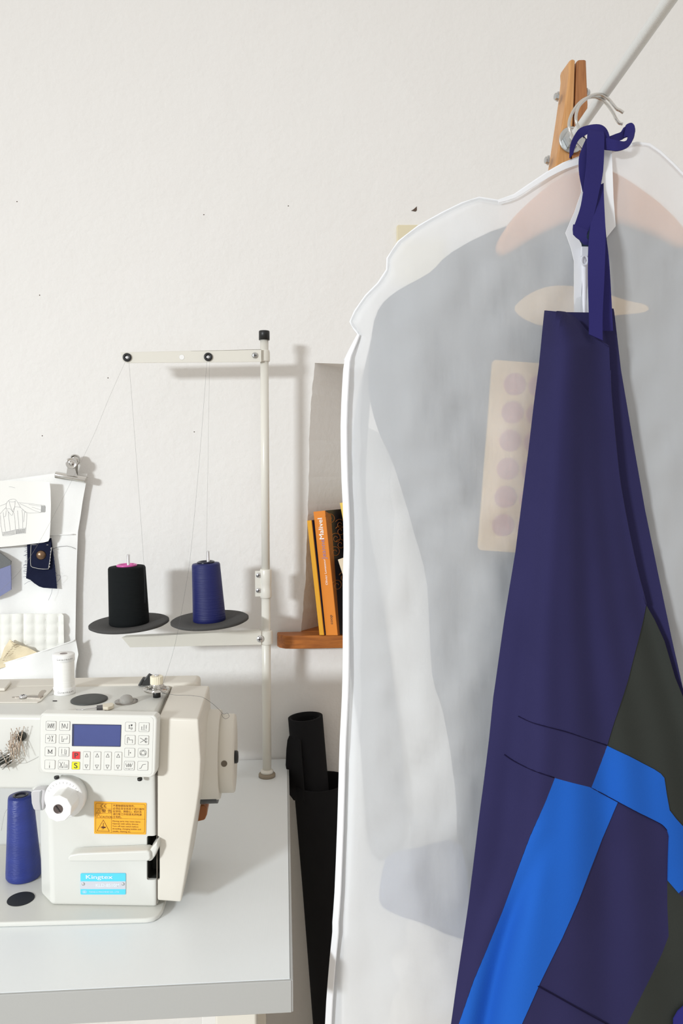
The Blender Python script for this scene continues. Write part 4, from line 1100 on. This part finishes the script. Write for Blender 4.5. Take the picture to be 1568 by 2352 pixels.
while k < L:
    prof += [(rr, k), (rr, k+.0006), (rr-.0006, k+.0009), (rr-.0006, k+.0012)]; k += .0015
mb.lathe(w0-rd_*.012, rd_, prof, 0, 20); mb.build('rod', ROD, rail)
mb = MB(); mb.lathe(w0+rd_*.0005, Vector((0, -1, 0)), [(.0158, 0), (.0158, .0014), (.0148, .0019)], 0, 36); mb.build('washer', ZINC, rail)
mb = MB(); mb.lathe(w0+rd_*.003, rd_, [(.0108, 0), (.0114, .001), (.0114, .008), (.010, .0095), (.007, .0097)], 0, 6, smooth=False); mb.build('nut', ZINC, rail)
def rod_at(px): # point on the rod seen at column px
    lo, hi = -.02, L
    for _ in range(50):
        m_ = (lo+hi)/2; p = w0+rd_*m_-C0
        x = CX+F*p.dot(_r)/p.dot(_f)
        if x < px: lo = m_
        else: hi = m_
    return w0+rd_*lo
hk = rod_at(1388); YH = hk.y

# ================================================================== HANGERS
def hanger(label, hookpts, Yh, dy, body=True):
    t = thing('coat_hanger', label, 'hanger', P(1350, 300, Yh), 'hangers on the rail')
    mb = MB(); pts = cr2(hookpts, 4)
    mb.tube([P(x, y, Yh+dy*(i/len(pts))) for i, (x, y) in enumerate(pts)], .00165, seg=10)
    mb.build('hook', CHROME, t); return t
h1 = hanger('pale wooden hanger with wire hook inside the garment bag', [(1366, 400), (1358, 362), (1338, 345), (1316, 318), (1306, 287), (1315, 257), (1333, 234), (1355, 223), (1378, 226), (1394, 240), (1407, 258), (1414, 272), (1421, 282), (1429, 285)], YH+.001, 0)
h2 = hanger('steel wire hook in front, holding up the knotted apron strap', [(1362, 352), (1349, 330), (1332, 300), (1322, 275), (1327, 248), (1342, 230), (1360, 219), (1380, 217), (1396, 227), (1408, 241), (1416, 250), (1424, 254), (1431, 259)], YH-.008, 0)
hb = cr2([(1368, 372), (1335, 388), (1295, 400), (1240, 440), (1185, 492), (1152, 540), (1144, 566), (1152, 580), (1170, 578), (1230, 541), (1310, 503), (1368, 492), (1430, 505), (1500, 528), (1560, 560), (1582, 560), (1585, 540), (1570, 512), (1520, 460), (1450, 410), (1400, 384)], 3, True)
mb = MB(); mb.prism([P(x, y, YH-.010) for x, y in hb], (0, .020, 0)); mb.build('shoulder_bar', HANGW, h1, bevel=.006)

# ================================================================== JACKET IN THE BAG
YG = YH-.006
JK = mat('jacket_cloth', (52, 66, 84), .95, spec=.1, bump=.1, bscale=500)
JK2 = mat('jacket_cuff', (92, 104, 140), .95, spec=.1)
def dG(px, py):
    return YG + .006 - .010*noise.noise(Vector((px*.006+py*.002, py*.0018, 3))) + max(0, (900-px)/100)*.012
jk = thing('jacket', 'dark grey blue jacket hanging inside the translucent garment bag', 'jacket', P(1300, 900, YG))
gb = cr2([(1368, 505), (1180, 512), (1040, 576), (985, 626), (911, 668), (868, 712), (850, 790), (846, 900), (868, 990), (906, 1075), (953, 1230), (980, 1342), (992, 1546), (1018, 1640), (1044, 1800), (1052, 1950), (1060, 2120), (1200, 2165), (1500, 2150), (1690, 2120), (1720, 1900), (1740, 1500), (1790, 1200), (1880, 950), (1890, 800), (1850, 700), (1760, 640), (1600, 560)], 3, True)
gs = sheet(gb, dG, 30)
gs.build('body', JK, jk, solid=.0015)
sl = cr2([(862, 730), (846, 800), (812, 960), (796, 1200), (800, 1500), (826, 1720), (850, 1960), (905, 1962), (925, 1900), (925, 1750), (880, 1400), (838, 1150), (850, 900)], 3, True)
sheet(sl, lambda x, y: YG+.020+.004*math.sin(x*.05), 30).build('sleeve', mat('sleeve_haze_grey', (150, 152, 156), .95), jk, solid=.0015)  # lighter grey puts the bag's haze over the farther sleeve into its colour
cu = cr2([(900, 1962), (960, 1950), (1060, 1945), (1075, 2140), (1040, 2153), (980, 2126), (905, 2100), (870, 2070), (880, 1990)], 3, True)
sheet(cu, lambda x, y: YG-.006-.006*math.sin((x-900)*.03), 20).build('cuff', JK2, jk, solid=.002)
BEIGE = mat('beige_lining', (226, 190, 132), .9)
nb = cr2([(1182, 712), (1205, 682), (1250, 660), (1300, 656), (1368, 668), (1440, 690), (1482, 700), (1482, 716), (1400, 726), (1300, 748), (1230, 744)], 3, True)
sheet(nb, lambda x, y: YG-.012, 16).build('collar', BEIGE, jk, solid=.002)
# pierced card in front of the jacket
cdn = thing('pierced_board', 'pale wooden board with rows of pinkish discs inside the garment bag', 'board', P(1200, 1050, YG-.02))
cdp = [(1137, 826), (1320, 840), (1326, 846), (1292, 1272), (1286, 1277), (1104, 1264), (1099, 1257), (1132, 832)]
def ycd(py): return YG-.016-.012*max(0, min(1.2, (py-830)/430))
mb = MB(); mb.prism([P(x, y, ycd(y)) for x, y in cdp], (0, .006, 0)); mb.build('board', wood('pale_ply', (232, 190, 116), (242, 206, 140), (60, 60, 4), .5), cdn, bevel=.0008)
PKD = mat('pink_disc', (190, 108, 96), .6)
for ci in range(3):
    for ri_ in range(6):
        x = 1182+ci*57-ri_*5.4; y = 883+ci*4.5+ri_*64.8
        c = P(x, y, ycd(y)-.0004); mb = MB(); mb.lathe(c, (0, -1, -.03), [(.0117, 0), (.0117, .0005), (.011, .0007)], 0, 28); mb.build('disc', PKD, cdn)

# ================================================================== GARMENT BAG
YBAG = YH-.004
left = [(1330, 362), (1292, 377), (1255, 398), (1215, 425), (1180, 449), (1143, 462), (1100, 455), (1060, 468), (1015, 490), (960, 521), (915, 556), (890, 594), (889, 620), (868, 652), (840, 680), (815, 716), (805, 739), (813, 754), (823, 768), (806, 800), (792, 828), (787, 880), (783, 980), (785, 1100), (788, 1160), (790, 1260), (788, 1330), (788, 1500), (786, 1600), (781, 1700), (778, 1800), (775, 1900), (769, 2050), (764, 2118), (764, 2140), (758, 2200), (750, 2300), (745, 2400), (735, 2560)]
right = [(1990, 2560), (1975, 2200), (1960, 1800), (1950, 1300), (1942, 950), (1925, 780), (1880, 640), (1800, 545), (1700, 478), (1630, 440), (1568, 402), (1545, 378), (1515, 350), (1490, 333), (1462, 330), (1430, 338), (1402, 347)]
neck = [(1406, 400), (1409, 460), (1412, 520), (1390, 548), (1354, 580), (1354, 600), (1318, 600), (1312, 570), (1299, 535), (1318, 485), (1336, 440), (1333, 400)]
outl = left+right+neck
ed = edge_dist(left+right)
def wr(px, py):
    v = noise.noise(Vector((px*.010, py*.0035, 7)))*.009
    v += noise.noise(Vector((px*.02+py*.012, py*.01-px*.008, 2)))*.005
    a = noise.noise(Vector((px*.012-py*.006, py*.012, 11))); v += max(0, .12-abs(a))*-.02
    return v
def dF(px, py):
    d = ed(px, py); k = 1-math.exp(-d/90)
    return YBAG - .004 - (.030+.010*min(1, max(0, (py-600)/1400)))*k + wr(px, py)*min(1, d/60)*.8
def dB(px, py):
    d = ed(px, py); k = 1-math.exp(-d/90)
    return YBAG + .004 + .032*k + wr(px+500, py)*min(1, d/60)*.5
BAG = bag_material()
bag = thing('garment_bag', 'translucent white garment bag hanging on the rail behind the apron', 'garment bag', P(1368, 1300, YBAG))
sheet(outl, dF, 22).build('front_panel', BAG, bag)
outb = left+right
sheet(outb, dB, 40).build('back_panel', BAG, bag)
BIND = mat('white_binding', (238, 239, 242), .7)
def band(name, pts, w, dfn, lift, parent=bag, m=BIND, inward=True, n=2):
    """flat tape along an outline, laid inward"""
    mb = MB(); q = cr2(pts, n) if n > 1 else pts; A_, B_ = [], []
    for i, (x, y) in enumerate(q):
        x0, y0 = q[max(i-1, 0)]; x1, y1 = q[min(i+1, len(q)-1)]
        dx, dy = x1-x0, y1-y0; l = math.hypot(dx, dy); nx, ny = dy/l, -dx/l
        if not inward: nx, ny = -nx, -ny
        ww = w(i/len(q)) if callable(w) else w
        A_.append(P(x, y, dfn(x, y)-lift)); B_.append(P(x+nx*ww, y+ny*ww, dfn(x+nx*ww, y+ny*ww)-lift))
    mb.strip(A_, B_); return mb.build(name, m, parent, solid=.0012)
band('edge_binding', left[1:21], 9, lambda x, y: YBAG-.003, .002, m=BAG)
band('edge_binding', left[18:], lambda t: 3+10*min(1, t*9), lambda x, y: YBAG-.004-.012*min(1, max(0, ed(x, y)/14)), .003)
mb = MB(); mb.tube([P(x, y, YBAG-.003) for x, y in left[:21]], .0016, seg=6); mb.tube([P(x, y, YBAG-.003) for x, y in right[5:]], .002, seg=6); mb.build('piping', BIND, bag)
band('shoulder_binding', left[0:6], lambda t: 12*(1-t)+3, lambda x, y: YBAG-.012, .002)
YNK = lambda x, y: dF(1330, 700)+.004
def quadstrip(name, pairs, Yf, m, parent, solid=.0012, n=3):
    mb = MB(); A_ = cr2([(p[0], p[1]) for p in pairs], n); B_ = cr2([(p[2], p[3]) for p in pairs], n)
    Ys = [p[4] if len(p) > 4 else Yf for p in pairs]
    if parent.name == 'apron':   # the strap runs back up to the hook
        Ys = [y+.058*max(0, min(1, (600-(p[1]+p[3])/2)/290)) for y, p in zip(Ys, pairs)]
    if callable(Yf): yv = None
    N_ = len(A_); out = []
    def yy(i):
        t = i/(N_-1)*(len(pairs)-1); k = min(int(t), len(pairs)-2); u = t-k; u = u*u*(3-2*u)
        return Ys[k]*(1-u)+Ys[k+1]*u
    mb.strip([P(x, y, yy(i)) for i, (x, y) in enumerate(A_)], [P(x, y, yy(i)) for i, (x, y) in enumerate(B_)])
    return mb.build(name, m, parent, solid=solid)
yn = YBAG-.034
quadstrip('neck_binding', [(1328, 362, 1345, 360, YBAG-.008), (1332, 400, 1350, 400, YBAG-.02), (1335, 440, 1352, 445, yn), (1319, 485, 1338, 488, yn), (1298, 535, 1318, 532, yn)], yn, BIND, bag, n=1)
quadstrip('neck_binding', [(1298, 535, 1318, 532, yn), (1311, 570, 1334, 560, yn), (1318, 600, 1340, 592, yn), (1318, 720, 1331, 720, yn), (1318, 800, 1331, 800, yn)], yn, BIND, bag, n=1)
quadstrip('neck_binding', [(1380, 347, 1404, 345, YBAG-.012), (1380, 400, 1406, 398, yn), (1380, 455, 1408, 455, yn), (1384, 515, 1413, 520, yn), (1380, 540, 1390, 549, yn), (1352, 566, 1356, 582, yn), (1340, 590, 1350, 600, yn)], yn, BIND, bag, n=1)
quadstrip('zip_tape', [(1330, 575, 1356, 575, yn+.001), (1330, 640, 1366, 640, yn+.001), (1330, 810, 1366, 810, yn+.001)], yn+.001, mat('zip_tape_white', (238, 238, 246), .7), bag, n=1)
mb = MB(); mb.tube([P(1341, 592, yn-.002), P(1341, 700, yn-.002), P(1342, 800, yn-.002)], .0019, seg=8); mb.build('zip_teeth', mat('zip_white', (236, 236, 244), .4), bag)
mb = MB(); c = P(1344, 578, yn-.005); mb.box(c, (.009, .0035, .0095)); c2 = P(1342, 598, yn-.006); mb.tube([c2+Vector((math.cos(a)*.0032, 0, math.sin(a)*.0047)) for a in [k*.5236 for k in range(12)]], .0011, seg=6, closed=True); mb.build('zip_pull', mat('zip_pull_white', (226, 228, 236), .35), bag, bevel=.001)

fl_ = cr2([(806, 960), (880, 1000), (1000, 1040), (1400, 1060), (1700, 1050), (1900, 1000), (1930, 1400), (1950, 2000), (1970, 2530), (775, 2530), (786, 2200), (794, 2000), (800, 1600), (804, 1200)], 1, True)
sheet(fl_, lambda x, y: YH+.024+.003*math.sin(x*.02+y*.004), 30).build('added_white_sheet', CLOTHW, bag, solid=.001)  # white sheet added inside the bag to brighten its lower part
# ================================================================== APRON
YAP = YBAG-.094
ap_ = thing('apron', 'navy and royal blue patchwork apron hanging by knotted strap in front of the bag', 'apron', P(1350, 1200, YAP))
Lk = [(713, 1253), (840, 1240), (1040, 1215), (1270, 1185), (1420, 1160), (1560, 1140), (1695, 1124), (1880, 1100), (2080, 1075), (2250, 1050), (2400, 1028)]
Rk = [(713, 1310), (755, 1360), (796, 1398), (900, 1402), (1080, 1420), (1200, 1440), (1388, 1483), (1560, 1540), (1700, 1590), (2000, 1660), (2400, 1760)]
def interp(tab, y):
    if y <= tab[0][0]: return tab[0][1]
    for (a, b), (c, d) in zip(tab, tab[1:]):
        if y <= c: return b+(d-b)*(y-a)/(c-a)
    return tab[-1][1]
def dA(px, py):
    l, r = interp(Lk, py), interp(Rk, py); u = (px-l)/max(30, r-l)
    b = 4*(u-.5)**2
    s = max(0, min(1, (py-900)/900))
    y = YAP + .015*min(1.2, b) + .004
    # soft vertical folds fanning from the bib
    y += (.014-.003*s)*math.sin(6.283*(u-.58)) + .005*s*math.sin(6.283*(u*2.3-.2)+py*.0009) + .0025*s*math.sin(u*31+py*.002)
    y += .0025*noise.noise(Vector((px*.008, py*.004, 5)))
    # crease along the blue stripe
    tt = py-1944; cx = 1238-.42*tt+.0003*tt*tt
    if py > 1900: y += .009*math.exp(-((px-cx)/24)**2)*min(1, (py-1900)/200) - .006*math.exp(-((px-cx+44)/26)**2)*min(1, (py-1900)/200)
    return y - .012*s
ST = 8
def pan(name, pts, m, label=None, dfn=dA):
    o = sheet(pts, dfn, ST).build(name, m, ap_, solid=.0014, offset=1.0)
    if label: o['label'] = label
    return o
e_top = [(1253, 713), (1275, 715), (1295, 718), (1312, 726), (1326, 737), (1340, 755), (1357, 771), (1378, 782), (1398, 796)]
e_right = [(1400, 850), (1402, 900), (1409, 980), (1419, 1080), (1428, 1140), (1441, 1210), (1460, 1300), (1483, 1388)]
e_gn = [(1474, 1425), (1462, 1475), (1440, 1560), (1418, 1630), (1393, 1712)]
seam1 = [(1393, 1712), (1345, 1696), (1300, 1681), (1250, 1668), (1220, 1659), (1190, 1645), (1160, 1622), (1134, 1600)]
e_l1 = [(1140, 1560), (1160, 1420), (1185, 1270), (1200, 1155), (1215, 1040), (1228, 930), (1240, 840), (1247, 770)]
pan('bib_panel', e_top+e_right+e_gn+seam1[1:]+e_l1, NAVY)
seam2 = [(1124, 1695), (1138, 1712), (1158, 1733), (1180, 1748), (1225, 1770), (1272, 1786), (1313, 1797), (1355, 1808)]
pan('waist_band', seam1+seam2+[(1374, 1760)], NAVY)
b_l = [(1272, 1786), (1250, 1843), (1217, 1922), (1195, 1980), (1174, 2035), (1154, 2087), (1134, 2136), (1087, 2252), (1054, 2352), (1022, 2440)]
pan('side_panel', seam2[:6]+b_l[1:]+[(1012, 2440), (1036, 2352), (1050, 2250), (1075, 2080), (1100, 1880), (1112, 1790)], NAVY)
b_r = [(1418, 1842), (1400, 1882), (1380, 1926), (1352, 1998), (1326, 2068), (1308, 2111), (1290, 2152), (1265, 2202), (1240, 2253), (1197, 2352), (1155, 2440)]
pan('stripe_panel', [(1272, 1786), (1313, 1797), (1355, 1808)]+b_r+b_l[:0:-1], BLUE, 'royal blue diagonal stripe')
e_et = [(1393, 1712), (1440, 1735), (1472, 1752), (1500, 1766), (1515, 1776), (1523, 1786), (1528, 1820), (1535, 1860), (1550, 1880), (1568, 1900), (1650, 1970)]
e_eb = [(1355, 1808), (1418, 1842), (1460, 1864), (1500, 1884), (1520, 1895), (1531, 1907), (1535, 1920), (1533, 1970), (1532, 2022), (1544, 2036), (1556, 2050)]
pan('blue_band_panel', e_et+[(1650, 2000), (1600, 2030), (1575, 2035)]+e_eb[::-1]+[(1374, 1760)], BLUE, 'royal blue bent band')
e_fr = [(1532, 2022), (1532, 2080), (1535, 2150), (1520, 2190), (1500, 2232), (1470, 2292), (1440, 2352), (1400, 2440)]
pan('skirt_panel', e_eb[1:9]+e_fr[1:]+b_r[:0:-1], NAVY)
pan('charcoal_panel', [(1483, 1388)]+e_gn+e_et[1:]+[(1650, 1850), (1620, 1720), (1568, 1602), (1550, 1558), (1525, 1473), (1503, 1425)], CHAR, 'charcoal grey insert')
pan('charcoal_panel', e_fr+[(1650, 2440), (1650, 2130), (1600, 2090), (1556, 2050), (1544, 2036)], CHAR, 'charcoal grey hem insert')
pan('pocket_corner', [(1556, 2050), (1575, 2035), (1600, 2030), (1650, 2000), (1650, 2130), (1600, 2090)], NAVY)
BRT = mat('bright_navy', (48, 46, 120), .9, spec=.15)
sheet([(1546, 2340), (1556, 2322), (1575, 2305), (1650, 2300), (1650, 2440), (1545, 2440)], lambda x, y: dA(x, y)-.004, ST).build('pocket_corner', BRT, ap_, solid=.0012)
# back layer of the folded apron
def dK(px, py):
    t = max(0, min(1, (py-1150)/550)); t = t*t*(3-2*t); a = dA(px, py)
    return max((YAP+.040)*(1-t)+(a+.009)*t, a+.007)
bk = [(1256, 716), (1290, 717), (1320, 717.5), (1355, 718), (1384, 711), (1386, 708), (1408, 709), (1410, 720), (1425, 850), (1452, 1010), (1480, 1170), (1512, 1325), (1545, 1480), (1572, 1600), (1650, 1900), (1650, 2440), (1250, 2440), (1250, 900)]
sheet(bk, dK, 20).build('back_layer', NAVY, ap_, solid=.0014)
# hems and seam stitches
def seamline(pts, r=.0006, m=SEAM, lift=.0016, n=3):
    mb = MB(); mb.tube([P(x, y, dA(x, y)-lift) for x, y in cr2(pts, n)], r, seg=5); return mb.build('seam', m, ap_)
seamline(seam1[:-2]); seamline(seam2[2:6]); seamline([(1235, 2265), (1280, 2290), (1330, 2318), (1400, 2356)])
seamline([(1355, 1808), (1418, 1842), (1460, 1864), (1500, 1884), (1520, 1895), (1531, 1907)], .0004)
seamline(e_top[2:], .0009, NAVY, .001)
seamline(e_right, .0010, NAVY, .0008)
# straps
yk = YAP+.016
quadstrip('strap', [(1352, 768, 1383, 782, YAP+.012), (1352, 720, 1383, 722, yk), (1350, 640, 1387, 640, yk), (1351, 560, 1390, 545, yk), (1358, 500, 1388, 490, yk+.002), (1370, 450, 1386, 440, yk+.006), (1374, 415, 1386, 410, yk+.012)], yk, STRAP, ap_)
quadstrip('strap', [(1378, 760, 1407, 760, yk+.014), (1380, 700, 1404, 700, yk+.012), (1366, 600, 1398, 600, yk+.010), (1357, 540, 1391, 540, yk+.008), (1362, 500, 1388, 495, yk+.008)], yk, STRAP, ap_)
quadstrip('strap', [(1318, 519, 1347, 540, yk+.004), (1325, 500, 1355, 520, yk+.002), (1334, 470, 1366, 482, yk), (1341, 425, 1375, 440, yk-.002), (1347, 370, 1384, 395, yk-.004), (1348, 318, 1387, 325, yk-.004), (1350, 302, 1386, 306, yk-.002), (1356, 294, 1383, 296, yk+.006)], yk, STRAP, ap_)
quadstrip('strap', [(1316, 516, 1349, 530, yk+.001), (1316, 538, 1346, 545, yk), (1330, 551, 1350, 552, yk+.002), (1340, 562, 1353, 563, yk+.006)], yk, STRAP, ap_, n=2)
quadstrip('strap', [(1338, 440, 1352, 438, yk+.004), (1330, 400, 1350, 400, yk+.002), (1329, 365, 1349, 365, yk), (1334, 345, 1352, 345, yk), (1345, 320, 1356, 318, yk+.014)], yk, STRAP, ap_)
quadstrip('strap', [(1307, 364, 1316, 354, yk+.022), (1309, 335, 1321, 336, yk+.02), (1318, 312, 1330, 320, yk+.014), (1332, 294, 1345, 310, yk+.006), (1355, 287, 1358, 305, yk+.002), (1375, 286, 1372, 305, yk), (1388, 292, 1378, 312, yk), (1396, 304, 1384, 318, yk+.002), (1400, 318, 1388, 328, yk+.004)], yk, STRAP, ap_)
lp = [(1386, 318, 1384, 344, yk+.004), (1398, 318, 1398, 345, yk), (1412, 322, 1414, 347, yk-.004), (1424, 325, 1430, 344, yk-.004), (1432, 326, 1444, 336, yk-.002), (1438, 324, 1453, 320, yk+.002), (1441, 318, 1457, 305, yk+.006), (1440, 314, 1457, 290, yk+.010), (1434, 316, 1449, 283, yk+.012), (1429, 319, 1436, 289, yk+.014), (1426, 322, 1427, 302, yk+.012), (1415, 326, 1413, 308, yk+.010), (1398, 330, 1397, 314, yk+.006)]
quadstrip('knot_loop', lp, yk, STRAP, ap_, solid=.002)

# ================================================================== LIGHT
w = bpy.data.worlds.new('world'); sc.world = w; w.use_nodes = True
nt = w.node_tree; bg = nt.nodes['Background']
tcw = nt.nodes.new('ShaderNodeTexCoord'); sep = nt.nodes.new('ShaderNodeSeparateXYZ'); rampw = nt.nodes.new('ShaderNodeValToRGB')
nt.links.new(tcw.outputs['Generated'], sep.inputs[0])
mr = nt.nodes.new('ShaderNodeMapRange'); mr.inputs[1].default_value = -1; mr.inputs[2].default_value = 1
nt.links.new(sep.outputs['Z'], mr.inputs[0]); nt.links.new(mr.outputs[0], rampw.inputs[0])
rampw.color_ramp.elements[0].position = .3; rampw.color_ramp.elements[0].color = (.95, .935, .91, 1)
rampw.color_ramp.elements[1].position = .85; rampw.color_ramp.elements[1].color = (1.16, 1.10, 1.02, 1)
nt.links.new(rampw.outputs[0], bg.inputs['Color']); bg.inputs['Strength'].default_value = .665
ld = bpy.data.lights.new('window_daylight', 'AREA'); ld.shape = 'RECTANGLE'; ld.size = .5; ld.size_y = .3
lo = bpy.data.objects.new('window_daylight', ld); COL.objects.link(lo)
tgt = Vector((.1, 1.2, .72))
EL = R(15.5); AZ = R(39)
dvec = Vector((-math.sin(AZ)*math.cos(EL), -math.cos(AZ)*math.cos(EL), math.sin(EL)))
lo.location = tgt+dvec*4.6
lo.rotation_euler = (tgt-lo.location).to_track_quat('-Z', 'Y').to_euler()
ld.energy = 13.9; ld.color = (.925, .985, 1.03); ld.spread = R(62)

vs = sc.view_settings
sc.display_settings.display_device = 'sRGB'
vs.view_transform = 'Standard'; vs.look = 'None'; vs.exposure = 0; vs.gamma = 1; vs.use_curve_mapping = False
sc.cycles.use_denoising = True
sc.cycles.max_bounces = 10; sc.cycles.transparent_max_bounces = 16; sc.cycles.transmission_bounces = 8
